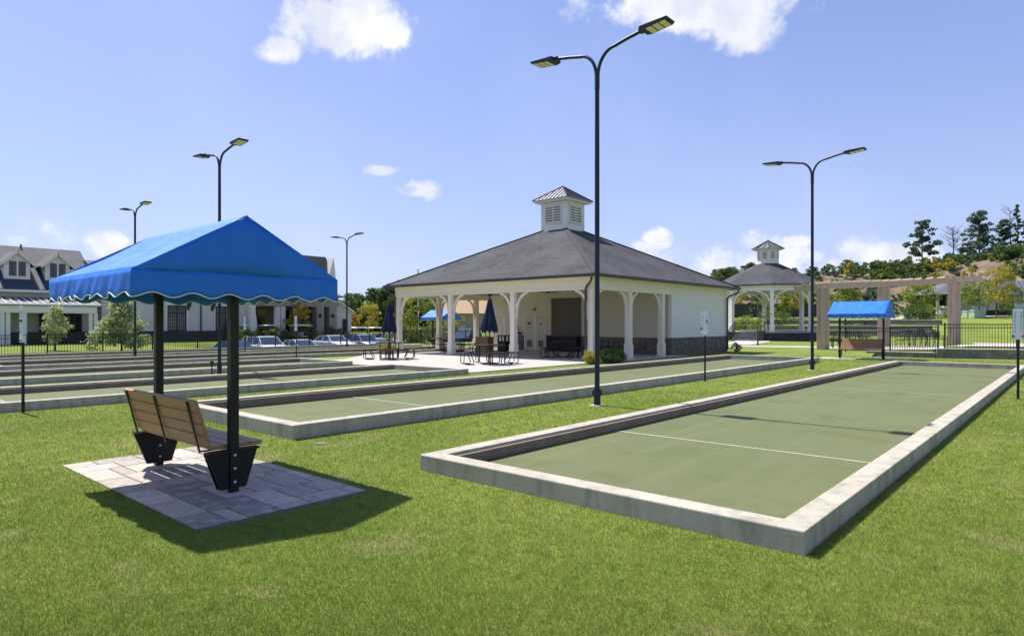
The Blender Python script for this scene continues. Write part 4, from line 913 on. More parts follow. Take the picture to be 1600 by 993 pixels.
# tree line on and behind the hill at the right
G2 = 'trees along the top of the hillside'
def sky_place(px):
    for lim, t_ in ((1140, 'over the pavilion roof end'), (1175, 'left of the gazebo cupola'), (1225, 'beside the gazebo cupola'), (1264, 'left of the right lamp post'), (1295, 'right of the right lamp post'), (1340, 'above the far blue canopy'), (1385, 'above the middle pergola post'), (1415, 'left of the leftmost tall pine'), (1460, 'below the leftmost tall pine'), (1500, 'below the bare tree'), (1550, 'below the widest pine')):
        if px < lim: return t_
    return 'at the right photo edge'
rg = random.Random(5)
for i, (px, yt, k, s_) in enumerate([(1128, 422, 3, .34), (1145, 420, 3, .42), (1164, 418, 1, .42), (1186, 424, 0, .34), (1230, 430, 3, .3), (1262, 430, 0, .3), (1283, 428, 1, .3), (1302, 431, 3, .32), (1321, 425, 0, .5), (1337, 425, 3, .56), (1356, 431, 1, .34), (1374, 428, 0, .46), (1391, 425, 3, .56), (1407, 430, 1, .34), (1424, 432, 0, .36), (1440, 430, 3, .4), (1459, 432, 0, .3), (1478, 428, 3, .36)]):
    x, y = at(px, 150); zg = T(x, y); top = EYE+(505-yt)*150/FPX; Hk = (12, 13.5, 14, 10)[k]; sc1 = max(.2, (top-zg+1.6)/Hk)
    place(k, (x, y, zg-1), (sc1*1.3, sc1*1.3, sc1), ['broad', 'narrow', 'layered', 'rounded'][k]+' skyline tree above the hillside '+sky_place(px), G2, i*2.1)
for i in range(26):
    px = 1120+i*14.5+4*math.sin(i*2.7); x, y = at(px, 156); place((0, 3, 1, 3)[i % 4], (x, y, T(x, y)-2.2), .40+.07*math.sin(i*1.9), ['broad', 'narrow', 'layered', 'rounded'][(0, 3, 1, 3)[i % 4]]+' tree low behind the skyline '+sky_place(px), G2, i*1.3)
# tall pines on the hill top, each with its own outline
def pine(px, d, yt, yb, W, seed, label, m='leaf_pine', n=3000, ncl=26, tf=.2, name='pine_tree', cat='pine tree', size=.28):
    x, y = at(px, d); z0 = EYE+(505-yb)*d/FPX; z0 = min(z0, T(x, y)+.5) if T(x, y) < z0 else T(x, y); H = EYE+(505-yt)*d/FPX-z0
    t = tree(label, cat, 'pine', (x, y, z0-.2), H, W, seed, m, n, trunkfrac=tf, ncl=ncl, name=name, leafsize=size); return t
pine(1441, 142, 343, 432, 7.2, 31, 'loose open-crowned pine, leftmost of the tall hilltop trees', tf=.38, n=2600, ncl=18)
pine(1483, 142, 395, 432, 6.0, 32, 'low bushy pine under the bare tree on the hilltop', n=2200, tf=.1, ncl=16)
pine(1530, 142, 330, 426, 8.6, 33, 'widest dark pine with layered branches on the hilltop', n=4600, ncl=36, tf=.1)
pine(1508, 144, 385, 430, 5.6, 37, 'small pine nestled left of the widest hilltop pine', n=1600, ncl=14, tf=.1)
pine(1568, 142, 342, 424, 5.6, 34, 'medium dark pine between the widest and the tallest hilltop pines', n=2800, ncl=26, tf=.15)
pine(1590, 142, 318, 422, 2.6, 35, 'tall slim ivy-clad pine near the right photo edge', 'leaf_dark', n=2200, ncl=30, tf=.02, size=.24)
pine(1608, 142, 335, 422, 5.0, 36, 'pine cut by the right photo edge on the hilltop', n=1600, tf=.3)
def bare(px, d, yt, yb, W, seed, label):
    x, y = at(px, d); z0 = T(x, y)-.2; H = EYE+(505-yt)*d/FPX-z0; t = thing('bare_tree', label, 'bare tree', (x, y, z0)); g = random.Random(seed)
    b = MB(); b.tube([(0, 0, 0), (.1, 0, H*.5), (0, 0, H)], [.16, .11, .03], 6); b.build('trunk', 'twig_bare', t)
    b = MB()
    for i in range(46):
        q = g.uniform(.5, 1); a = g.random()*2*PI; L_ = W/2*g.uniform(.4, 1)*(1.25-abs(q-.75)*1.6); p0 = Vector((0, 0, q*H)); p1 = p0+Vector((math.cos(a)*L_, math.sin(a)*L_, L_*g.uniform(.3, .9))); b.tube([p0, (p0+p1)/2+Vector((0, 0, -.08)), p1], [.05, .035, .015], 4)
        for j in range(3): p2 = p0.lerp(p1, g.uniform(.4, .9)); b.tube([p2, p2+Vector((g.uniform(-1, 1), g.uniform(-1, 1), g.uniform(.2, 1)))*.6], [.025, .01], 3)
    b.add([], []); b.build('branches', 'twig_bare', t)
bare(1489, 143, 358, 432, 5, 41, 'bare leafless grey tree on the hilltop between two pines'); bare(1578, 144, 328, 424, 4, 42, 'thin bare tree left of the tall slim hilltop pine')
# young trees on the lawns at the right
tree('yellow green tree behind the pergola beam, right of the far bench', 'tree', 'round', base(1436, 86), 4.5, 4.1, 51, 'leaf_lime', 2600, leafsize=.13, trunkfrac=.28, name='young_tree')
tree('lime tree seen between the first two pergola posts', 'tree', 'round', base(1321, 80), 5.2, 3.6, 52, 'leaf_lime', 2200, leafsize=.13, trunkfrac=.3, name='young_tree')
tree('golden yellow tree in front of the grey roofed house', 'tree', 'round', base(1557, 80), 6.4, 4.6, 53, 'leaf_yellow', 2600, leafsize=.12, trunkfrac=.3, name='young_tree')
tree('yellow green tree leaning into the pergola end, before the grey roof', 'tree', 'round', base(1530, 79), 4.9, 4.0, 54, 'leaf_lime', 2200, leafsize=.12, trunkfrac=.32, name='young_tree')
tree('dark green small tree beside the metal roofed house', 'tree', 'round', base(1583, 82), 4.2, 3.4, 55, 'leaf_mid', 1600, leafsize=.12, trunkfrac=.1, name='young_tree')
tree('lime tree seen through the middle bay of the gazebo', 'tree', 'round', base(1214, 92), 5.4, 4.0, 56, 'leaf_lime', 1800, leafsize=.16, trunkfrac=.25, name='young_tree')
tree('yellow tree seen through the right bay of the gazebo', 'tree', 'round', base(1240, 94), 4.8, 3.2, 57, 'leaf_yellow', 1400, leafsize=.16, trunkfrac=.3, name='young_tree')
tree('thin sapling with sparse leaves before the gazebo steps', 'sapling', 'spindle', base(1184, 49), 3.6, 2.1, 58, 'leaf_mid', 300, leafsize=.07, trunkfrac=.4, ncl=30, name='sapling')
tree('bright green bush before the grey roofed house porch', 'bush', 'round', base(1459, 82), 1.5, 4.0, 59, 'leaf_lime', 1300, leafsize=.11, trunkfrac=.02, name='bush')
tree('dark round shrub left of the bright bush before the house', 'bush', 'round', base(1432, 82), 2.0, 3.6, 60, 'leaf_dark', 1300, leafsize=.11, trunkfrac=.02, name='bush')
tree('pale green flowering bed bush behind the gazebo steps', 'bush', 'round', base(1165, 80), 1.8, 4.5, 61, 'leaf_lime', 1500, leafsize=.12, trunkfrac=.02, name='bush')
tree('green bush behind the left gazebo railing', 'bush', 'round', base(1205, 84), 2.0, 5.0, 62, 'leaf_mid', 1500, leafsize=.12, trunkfrac=.02, name='bush')
# shrubs planted over the hillside, copied from four kinds
G3 = 'shrubs planted over the brown hillside'
SH = [tree('x', 'shrub', 'round', (0, 0, 0), 2.0, 2.8, 70+i, m_, 420, leafsize=.20, trunkfrac=.04, ncl=12, name='shrub', group=G3) for i, m_ in enumerate(('leaf_dark', 'leaf_mid', 'leaf_yellow', 'leaf_pine'))]
sl = ['dark green', 'mid green', 'yellowish', 'blue-green']
def hill_place(px):
    for lim, t_ in ((1150, 'left of the gazebo roof'), (1205, 'behind the left gazebo bay'), (1265, 'behind the right gazebo bay'), (1325, 'above the left end of the pergola'), (1380, 'left of the middle pergola post'), (1435, 'right of the middle pergola post'), (1490, 'left of the right pergola post'), (1535, 'above the grey roofed house'), (1580, 'above the golden tree')):
        if px < lim: return t_
    return 'at the right photo edge'
first = [True]*4; rg = random.Random(8)
for i in range(285):
    px = rg.uniform(1125, 1640); d = rg.uniform(101, 141); x, y = at(px, d)
    if y < 116: continue
    k = rg.choice([0, 0, 1, 3, 3, 2, 1]); s_ = rg.uniform(.5, 1.3)
    if first[k]: o = SH[k]; first[k] = False
    else: o = dup(SH[k], (0, 0, 0))
    o.location = (x, y, T(x, y)-.1); o.rotation_euler = (0, 0, i); o.scale = (s_, s_, s_*rg.uniform(.8, 1.3)); o['label'] = ('small ' if s_ < .75 else 'large ' if s_ > 1.05 else '')+sl[k]+(' shrub low on' if d < 113 else ' shrub halfway up' if d < 127 else ' shrub high on')+' the hillside '+hill_place(px)
# bushes by the pavilion
tree('yellow flowering bush left of the nearest lamp post at the pavilion corner', 'bush', 'round', (-15.05, 22.0, 0), .52, .85, 81, 'leaf_yellow', 1500, leafsize=.035, trunkfrac=.02, name='bush')
tree('rounded green bush just right of the nearest lamp post', 'bush', 'round', (-14.7, 23.1, 0), .62, 1.25, 82, 'leaf_mid', 2600, leafsize=.035, trunkfrac=.02, name='bush')
tree('small plant at the foot of the pavilion right downspout', 'plant', 'round', (-15.2, 37.2, 0), .5, .7, 83, 'leaf_mid', 500, leafsize=.04, trunkfrac=.02, name='bush')
x, y = at(604, 34.5); t = thing('flower_planter', 'red planter of yellow flowers behind the left patio table', 'planter', (x, y, .0))
b = MB(); b.lathe([(0, .02), (.28, .0), (.34, .24), (.36, .26), (.3, .24), (0, .22)], n=16); b.build('pot', 'terracotta', t, smooth=True); leafmesh('flowers', [(0, 0, .42, .48, .48, .22)], 900, .04, 'leaf_yellow', 84, parent=t, shell=.3)

# ================================================================== GAZEBO
GX, GY = at(1200, 66.0); GZ = .87
GZB = thing('gazebo', 'white octagonal gazebo with dark shingle roof and small cupola on a stone base', 'gazebo', (GX, GY, 0), rz=0)
def oct_pts(r, z, off=0): return [(r*math.cos(off+k*PI/4), r*math.sin(off+k*PI/4), z) for k in range(8)]
camdir = math.atan2(-GY, -GX)+R(4)
def ring_frustum(b, r0, z0, r1, z1, off):
    a, c = oct_pts(r0, z0, off), oct_pts(r1, z1, off); b.add(a+c, [(k, (k+1) % 8, 8+(k+1) % 8, 8+k) for k in range(8)])
b = MB(); ring_frustum(b, 5.35, -.1, 5.35, GZ-.1, camdir); b.f += []; b.build('stone_base', 'dark_stone', GZB)
b = MB(); b.add(oct_pts(5.42, GZ-.1, camdir)+oct_pts(5.42, GZ, camdir), [(k, (k+1) % 8, 8+(k+1) % 8, 8+k) for k in range(8)]+[tuple(range(8, 16)), tuple(range(7, -1, -1))]); b.build('floor', 'slab_concrete', GZB)
RC = 5.0; ZT = 4.75
for k in range(8):
    a = camdir+k*PI/4; x, y = RC*math.cos(a), RC*math.sin(a); b = MB(); m = Matrix.Rotation(a, 3, 'Z')
    b.cbox((x, y, (GZ+ZT)/2), (.34, .34, ZT-GZ), M=m); b.cbox((x, y, GZ+.35), (.44, .44, .7), M=m); b.build('column', 'white_paint', GZB, bevel=.02)
    # brackets toward both neighbours
    for s in (-1, 1):
        a2 = camdir+(k+s)*PI/4; d = Vector((RC*math.cos(a2)-x, RC*math.sin(a2)-y, 0)).normalized(); b = MB(); pts = []; 
        for q in range(8): t_ = q/7*PI/2; pts.append(Vector((x, y, 0))+d*(.2+1.25*(1-math.cos(t_)))+Vector((0, 0, ZT-1.3+1.25*math.sin(t_))))
        for q in range(7): b.bar(pts[q], pts[q+1], .10, .11)
        b.build('arched_bracket', 'white_paint', GZB)
b = MB(); n1_, n2_ = oct_pts(RC+.25, ZT, camdir), oct_pts(RC-.25, ZT, camdir); n3_, n4_ = oct_pts(RC+.25, ZT+.62, camdir), oct_pts(RC-.25, ZT+.62, camdir)
b.add(n1_+n2_+n3_+n4_, sum([[(k, (k+1) % 8, 16+(k+1) % 8, 16+k), (8+k, 8+(k+1) % 8, 24+(k+1) % 8, 24+k), (k, (k+1) % 8, 8+(k+1) % 8, 8+k), (16+k, 16+(k+1) % 8, 24+(k+1) % 8, 24+k)] for k in range(8)], [])); b.build('beam', 'white_paint', GZB)
b = MB(); ring_frustum(b, 5.75, ZT+.60, 1.15, 7.62, camdir); ring_frustum(b, 5.75, ZT+.50, 5.75, ZT+.60, camdir); b.add(oct_pts(5.75, ZT+.5, camdir), [tuple(range(8))]); b.add(oct_pts(1.15, 7.62, camdir), [tuple(range(8))]); b.build('roof', 'shingle', GZB)
b = MB(); ring_frustum(b, 1.02, 7.5, 1.02, 9.05, camdir); b.build('cupola_wall', 'white_paint', GZB)
for k in range(8):
    a = camdir+(k+.5)*PI/4; r = 1.02*math.cos(PI/8); louver(GZB, (r*math.cos(a), r*math.sin(a), 8.48), (math.cos(a), math.sin(a)), .46, .78, panels=1)
b = MB(); ring_frustum(b, 1.42, 9.05, 1.42, 9.14, camdir); b.add(oct_pts(1.42, 9.05, camdir), [tuple(range(8))]); b.build('cupola_soffit', 'white_paint', GZB)
b = MB(); ring_frustum(b, 1.58, 9.13, .02, 10.02, camdir); b.add(oct_pts(1.58, 9.13, camdir), [tuple(range(8))]); b.build('cupola_roof', 'seam_metal', GZB)
b = MB()
for k in range(8): a = camdir+k*PI/4; b.bar((1.6*math.cos(a), 1.6*math.sin(a), 9.15), (0, 0, 10.05), .06, .06)
for k in range(8):
    a = camdir+(k+.5)*PI/4
    b.bar((1.45*math.cos(a), 1.45*math.sin(a), 9.15), (.1*math.cos(a), .1*math.sin(a), 10.0), .04, .05)
b.build('roof_seam', 'seam_rib', GZB)
# steps and railing on the left front
x, y = at(1166, 61.5); sx, sy = x-GX, y-GY; m = Matrix.Rotation(math.atan2(sy, sx), 3, 'Z'); r0 = math.hypot(sx, sy)
for k in range(4): b = MB(); b.cbox(m@Vector((5.15+.34*(3-k)/1, 0, (GZ-.05)*(k+1)/4/2)), (.36, 2.6, (GZ-.05)*(k+1)/4), M=m); b.build('step', 'block_wall', GZB)
for s in (-1, 1):
    b = MB(); b.bar(m@Vector((5.0, s*1.45, GZ+.95)), m@Vector((6.6, s*1.45, .95)), .05, .05); b.bar(m@Vector((5.0, s*1.45, GZ+.15)), m@Vector((6.6, s*1.45, .15)), .04, .04)
    for q in range(9): u = 5.0+1.6*q/8; z = GZ*(1-q/8); b.bar(m@Vector((u, s*1.45, z)), m@Vector((u, s*1.45, z+.95)), .03 if 0 < q < 8 else .06, .03)
    b.build('stair_railing', 'black_metal', GZB)
for (px0, px1, d) in ((1122, 1146, 63.5),):
    x0, y0 = at(px0, d); x1, y1 = at(px1, d)
# ================================================================== PERGOLA (curved timber beam on posts)
PG = thing('pergola', 'weathered timber pergola with a curved beam on thick grouped posts', 'pergola', (0, 0, 0))
posts = [(1286, 40.5), (1381, 42.5), (1491, 42.0)]
for (px, d) in posts:
    x, y = at(px, d); z0 = TT(x, y); th = math.atan2(y, x)
    zt = {1286: 3.90, 1381: 4.15, 1491: 4.4}[px]
    for i, (u, v) in enumerate(((-.235, -.02), (.0, .14), (.235, -.02), (0, -.16))):
        ca, sa = math.cos(th+PI/2), math.sin(th+PI/2); b = MB(); b.box(-.125, .125, -.125, .125, z0, zt); 
        b.v = [(x+p*ca-q*sa+(u*ca-v*sa), y+p*sa+q*ca+(u*sa+v*ca), r) for p, q, r in b.v]; b.build('post', 'pergola_wood', PG, bevel=.01)
arc = [at(1242, 41.5)+(3.80,), at(1286, 40.5)+(3.95,), at(1333, 41.6)+(4.09,), at(1381, 42.5)+(4.2,), at(1436, 42.6)+(4.33,), at(1491, 42.0)+(4.43,), at(1533, 41.0)+(4.52,)]
for off in (-.19, .19):
    b = MB()
    for i in range(len(arc)-1):
        p, q = Vector(arc[i]), Vector(arc[i+1]); d = (q-p).normalized(); n = Vector((-d.y, d.x, 0))*off; e = .0
        b.bar(p+n-d*e, q+n+d*e, .09, .36)
    b.build('curved_beam', 'pergola_wood', PG, bevel=.01)
for i in range(19):
    q = i/18*(len(arc)-1); k = min(int(q), len(arc)-2); p = Vector(arc[k]).lerp(Vector(arc[k+1]), q-k); d = (Vector(arc[k+1])-Vector(arc[k])).normalized(); n = Vector((-d.y, d.x, 0))
    b = MB(); b.bar(p-n*.6+Vector((0, 0, .23)), p+n*1.0+Vector((0, 0, .23)), .07, .13); b.build('rafter', 'pergola_wood', PG)
# ================================================================== LOW WALLS AND RIGHT FENCE
def wall(name, label, pts, zb, zt, th, m, cap=None, group=None):
    t = thing(name, label, 'wall', (0, 0, 0), group=group)
    b = MB()
    for i in range(len(pts)-1): p, q = pts[i], pts[i+1]; b.bar((*p, (zb+zt)/2), (*q, (zb+zt)/2), th, zt-zb)
    b.build('blocks', m, t, bevel=.01)
    if cap:
        b = MB()
        for i in range(len(pts)-1): p, q = pts[i], pts[i+1]; b.bar((*p, zt+.03), (*q, zt+.03), th+.06, .058)
        b.build('cap', cap, t, bevel=.01)
    return t
yw2 = lambda x: 36.95+.27*max(0, x+5.3)
wall('retaining_wall', 'tan block retaining wall beneath the black fence behind the near court', [(-5.3, yw2(-5.3)), (8, yw2(8))], -.3, .40, .3, 'block_wall', 'curb_concrete')
wall('retaining_wall', 'lower step of the block wall right behind the far canopy bench', [(-8.3, 37.0), (-5.31, 37.0)], -.3, .20, .3, 'block_wall', 'curb_concrete')
for (Yw, xa, xb, zt, lab) in ((76, -30, -10.5, .85, 'lowest long seat wall on the lawn behind the gazebo'), (82, -34, -12, 1.35, 'middle long seat wall on the lawn behind the gazebo'), (88.5, -36, -12, 2.0, 'highest long seat wall on the lawn behind the gazebo')):
    wall('seat_wall', lab, [(xa, Yw-1.2), ((xa+xb)/2, Yw+.4), (xb, Yw-1.2)], zt-1.4, zt, .5, 'block_wall', 'curb_concrete', group='seat walls of the lawn terraces')
p, q = at(1125, 108), at(1420, 110); wall('retaining_wall', 'long dark retaining wall at the foot of the brown hillside', [p, q], 1.0, 4.9, .6, 'dark_stone')
def fence(label, pts, h, pick=.115, post_every=2.4, cat='fence', group=None):
    t = thing('metal_fence', label, cat, (0, 0, 0), group=group)
    for i in range(len(pts)-1):
        a, c = Vector(pts[i]), Vector(pts[i+1]); L_ = (c-a).length; n = max(1, round(L_/post_every))
        for k in range(n):
            p, q = a.lerp(c, k/n), a.lerp(c, (k+1)/n); up = Vector((0, 0, 1)); b = MB()
            for z in (h-.04, h-.20, .10): b.bar(p+up*z, q+up*z, .028, .034)
            m_ = max(2, round((q-p).length/pick))
            for j in range(1, m_): w0 = p.lerp(q, j/m_); b.box(w0.x-.009, w0.x+.009, w0.y-.009, w0.y+.009, w0.z+.03, w0.z+h)
            b.build('picket_panel', 'black_metal', t)
            b = MB(); b.box(p.x-.032, p.x+.032, p.y-.032, p.y+.032, p.z-.05, p.z+h+.04); b.build('post', 'black_metal', t)
        if i == len(pts)-2: b = MB(); b.box(c.x-.032, c.x+.032, c.y-.032, c.y+.032, c.z-.05, c.z+h+.04); b.build('post', 'black_metal', t)
    return t
fence('black picket fence on the block wall between the courts and the pergola patio', [(-9.7, 38.6, .12), (-7.4, 37.75, .14), (-5.25, 37.15, .22)], 1.30)
fence('black picket fence on the retaining wall at the right edge, behind the near court', [(-5.0, 37.35, .42), (-2.3, 38.05, .42), (8, 40.9, .42)], 1.22)
fence('long low black picket fence behind the farthest court, before the clubhouse lawn', [(-41.2, 2.0, -.02), (-41.2, 46, -.02)], 1.1, pick=.13, post_every=2.6)
# ================================================================== PATIO FURNITURE AT THE PERGOLA
def make_chair(label):
    t = thing('patio_chair', label, 'chair', group='black patio chairs under the pergola')
    b = MB(); b.box(-.25, .25, -.22, .26, .43, .46); b.build('seat', 'black_metal', t, bevel=.008)
    b = MB(); b.tube([(-.24, -.22, .45), (-.25, -.33, .75), (-.22, -.42, 1.0), (0, -.45, 1.04), (.22, -.42, 1.0), (.25, -.33, .75), (.24, -.22, .45)], .02, 6)
    for k in range(-2, 3): b.bar((k*.08, -.22, .46), (k*.08, -.44, 1.02), .016, .012)
    b.build('backrest', 'black_metal', t)
    for s in (-1, 1): b = MB(); b.tube([(s*.25, .24, 0), (s*.25, .24, .62), (s*.26, .1, .67), (s*.26, -.30, .66)], .017, 6); b.build('arm', 'black_metal', t); b = MB(); b.tube([(s*.24, -.2, .45), (s*.24, -.3, 0)], .017, 6); b.build('leg', 'black_metal', t)
    return t
def dtable(label, loc, L_=1.6):
    t = thing('dining_table', label, 'table', loc, group='black dining tables under the pergola'); b = MB(); b.box(-L_/2, L_/2, -.45, .45, .71, .74); b.build('table_top', 'black_metal', t, bevel=.006)
    for sx in (-1, 1):
        for sy in (-1, 1): b = MB(); b.tube([(sx*(L_/2-.1), sy*.36, .71), (sx*(L_/2-.14), sy*.34, 0)], .022, 6); b.build('leg', 'black_metal', t)
    return t
CH = make_chair('black patio chair turned toward the right table behind the fence'); first_ch = True
def chair(px, d, rz, label):
    global first_ch
    x, y = at(px, d); o = CH if first_ch else dup(CH, (0, 0, 0)); first_ch = False
    o.location = (x, y, TT(x, y)+.035); o.rotation_euler = (0, 0, rz); o['label'] = label
fwd = R(YAW)
def tbl(px, d, label, L_): x, y = at(px, d); t = dtable(label, (x, y, TT(x, y)+.035), L_); t.rotation_euler = (0, 0, fwd-.3)
tbl(1327, 41.5, 'black dining table behind the far canopy bench, left of the second pergola post', 2.2)
tbl(1437, 40.0, 'black dining table behind the fence between the second and third pergola posts', 1.1)
chair(1301, 41.2, fwd+PI/2+.3, 'black patio chair at the left end of the left dining table'); chair(1318, 42.3, fwd, 'black patio chair behind the left dining table'); chair(1352, 41.2, fwd-PI/2, 'black patio chair at the right end of the left dining table')
chair(1334, 42.5, fwd+PI, 'second black patio chair behind the left dining table, nearer the post')
chair(1410, 39.4, fwd+PI/2, 'curved black chair left of the small table behind the fence'); chair(1430, 39.6, fwd+.2, 'black chair in front left of the small table behind the fence'); chair(1449, 40.4, fwd+PI+.3, 'black chair behind the small table, near the middle fence post'); chair(1470, 39.6, fwd-PI/2-.2, 'curved black chair right of the small table, facing left')
# ================================================================== HOUSES AT THE RIGHT
hx, hy = at(1500, 92)
H1 = thing('house', 'low house with grey hip roof and white porch columns behind the golden trees', 'house', (0, 0, 0))
def quadbase(px0, px1, d0, d1): return at(px0, d0), at(px1, d1)
def slab_between(b, p, q, z0, z1, th, off=0):
    p = Vector((*p, 0)); q = Vector((*q, 0)); d = (q-p).normalized(); n = Vector((-d.y, d.x, 0)); b.bar((p+n*off)+Vector((0, 0, (z0+z1)/2)), (q+n*off)+Vector((0, 0, (z0+z1)/2)), th, z1-z0)
zb = 2.9
a0, a1 = at(1460, 90), at(1600, 88); A0v, A1v = Vector((*a0, 0)), Vector((*a1, 0)); dd = (A1v-A0v).normalized(); nn_ = Vector((-dd.y, dd.x, 0))
def HP(u, v, z): p = A0v+dd*u+nn_*v; return (p.x, p.y, z)
Lh = (A1v-A0v).length
def hbox(b, u0, u1, v0, v1, z0, z1): b.add([HP(u, v, z) for z in (z0, z1) for (u, v) in ((u0, v0), (u1, v0), (u1, v1), (u0, v1))], [(3,2,1,0),(4,5,6,7),(0,1,5,4),(1,2,6,5),(2,3,7,6),(3,0,4,7)])
b = MB(); hbox(b, Lh*.42, Lh*.98, 0, 8, zb-.5, zb+2.75); b.build('wall', 'house_white', H1)
b = MB(); hbox(b, Lh*.41, Lh*.985, -.1, 8.1, zb-.5, zb+.55); b.build('stone_base', 'dark_stone', H1)
for u in (.3, 1.9, 5.0, 6.4): b = MB(); hbox(b, u, u+.3, .0, .3, zb-.4, zb+2.75); b.build('column', 'house_white', H1)
b = MB(); hbox(b, 4.2, 4.7, 4, 4.3, zb, zb+2.4); b.build('door', 'dark_glass', H1)
b = MB(); rf = [HP(-.6, -.7, zb+2.75), HP(Lh, -.7, zb+2.75), HP(Lh, 9, zb+2.75), HP(-.6, 9, zb+2.75), HP(4.5, 4.1, zb+5.2), HP(Lh-3, 4.1, zb+5.2)]; b.add(rf, [(0, 1, 5, 4), (1, 2, 5), (2, 3, 4, 5), (3, 0, 4), (3, 2, 1, 0)]); b.build('roof', 'house_shingle', H1)
b = MB(); hbox(b, .1, Lh*.42, 7.5, 7.7, zb-.4, zb+2.7); b.build('porch_back_wall', 'dark_stone', H1)
H2 = thing('house', 'grey house with ribbed metal roof cut by the right photo edge', 'house', (0, 0, 0))
a0, a1 = at(1572, 84), at(1700, 80); A0v, A1v = Vector((*a0, 0)), Vector((*a1, 0)); dd = (A1v-A0v).normalized(); nn_ = Vector((-dd.y, dd.x, 0)); L2 = (A1v-A0v).length
b = MB(); hbox(b, 1.2, L2, 0, 6, zb-.6, zb+2.6); b.build('wall', 'house_white', H2)
b = MB(); hbox(b, 2.0, 2.9, -.04, -.005, zb+.6, zb+1.9); b.build('window', 'dark_glass', H2)
b = MB(); b.add([HP(0, -.5, zb+2.4), HP(L2, -.5, zb+2.4), HP(L2, 6, zb+4.5), HP(0, 6, zb+4.5), HP(0, -.5, zb+2.3), HP(L2, -.5, zb+2.3), HP(L2, 6, zb+2.3), HP(0, 6, zb+2.3)], [(0, 1, 2, 3), (4, 7, 6, 5), (0, 4, 5, 1), (1, 5, 6, 2), (2, 6, 7, 3), (3, 7, 4, 0)]); b.build('roof', 'seam_metal', H2)
b = MB()
for k in range(22): u = .05+k*.5; b.bar(HP(u, -.5, zb+2.43), HP(u, 6, zb+4.53), .05, .06)
b.build('roof_seam', 'seam_rib', H2)
for px, d, w_, h_, lab, m in ((1513, 80, 1.15, .9, 'smaller pale green utility box on the lawn before the house', 'utility_green'), (1527, 79, 1.7, 1.0, 'larger pale green utility box right of the smaller one', 'utility_green'), (1477, 82, 1.2, 1.45, 'white square box standing left of the third pergola post', 'house_white'), (1413, 84, .7, .7, 'small white box beside the dark shrubs on the right lawn', 'house_white')):
    x, y = at(px, d); t = thing('utility_box', lab, 'utility box', (x, y, TT(x, y)-.03), rz=fwd+.2)
    b = MB(); b.box(-w_/2, w_/2, -.4, .4, 0, h_*.78); b.build('cabinet', m, t, bevel=.03); b = MB(); b.prism([(-.44, h_*.785), (.44, h_*.785), (.40, h_*.86), (.25, h_), (-.40, h_)], -w_/2-.03, w_/2+.03, 'x'); b.build('lid', m, t, bevel=.02)
# ================================================================== CLUB HOUSE
CH1 = thing('clubhouse', 'long white clubhouse wing with grey roof, two gabled dormers and columned porch', 'clubhouse', (-62, 10, 0), world=True)
XF = -60.0; XP = -57.6
b = MB(); b.box(-70, XF, -14, 17.5, .0, 4.1); b.build('wall', 'club_wall', CH1)
b = MB(); b.box(-70.1, XF+.12, -14.1, 17.6, -.2, .98); b.build('stone_base', 'dark_stone', CH1)
# main roof: ridge along y
def gable_roof(b, x0, x1, y0, y1, ze, zr, xr=None, th=.15, hip=0):
    xr = (x0+x1)/2 if xr is None else xr
    b.add([(x0, y0, ze), (x1, y0, ze), (x1, y1, ze), (x0, y1, ze), (xr, y0+hip, zr), (xr, y1-hip, zr), (x0, y0, ze-th), (x1, y0, ze-th), (x1, y1, ze-th), (x0, y1, ze-th)],
          [(1, 2, 5, 4), (3, 0, 4, 5), (0, 1, 4), (2, 3, 5), (6, 7, 1, 0), (7, 8, 2, 1), (8, 9, 3, 2), (9, 6, 0, 3), (9, 8, 7, 6)])
b = MB(); gable_roof(b, -70.6, XF+.5, -14.5, 17.8, 4.15, 7.9, xr=-65.2); b.build('roof', 'club_shingle', CH1)
b = MB(); b.box(XF+.502, XF+.60, -14.5, 17.8, 3.98, 4.16); b.build('gutter', 'white_paint', CH1)
b = MB(); b.tube([(-65.0, 13.6, 7.6), (-65.0, 13.6, 8.06)], .07, 8); b.build('roof_vent', 'gutter_metal', CH1)
b = MB(); 
for (y0, y1) in ((11.0, 15.0), (6.0, 9.7)): pass
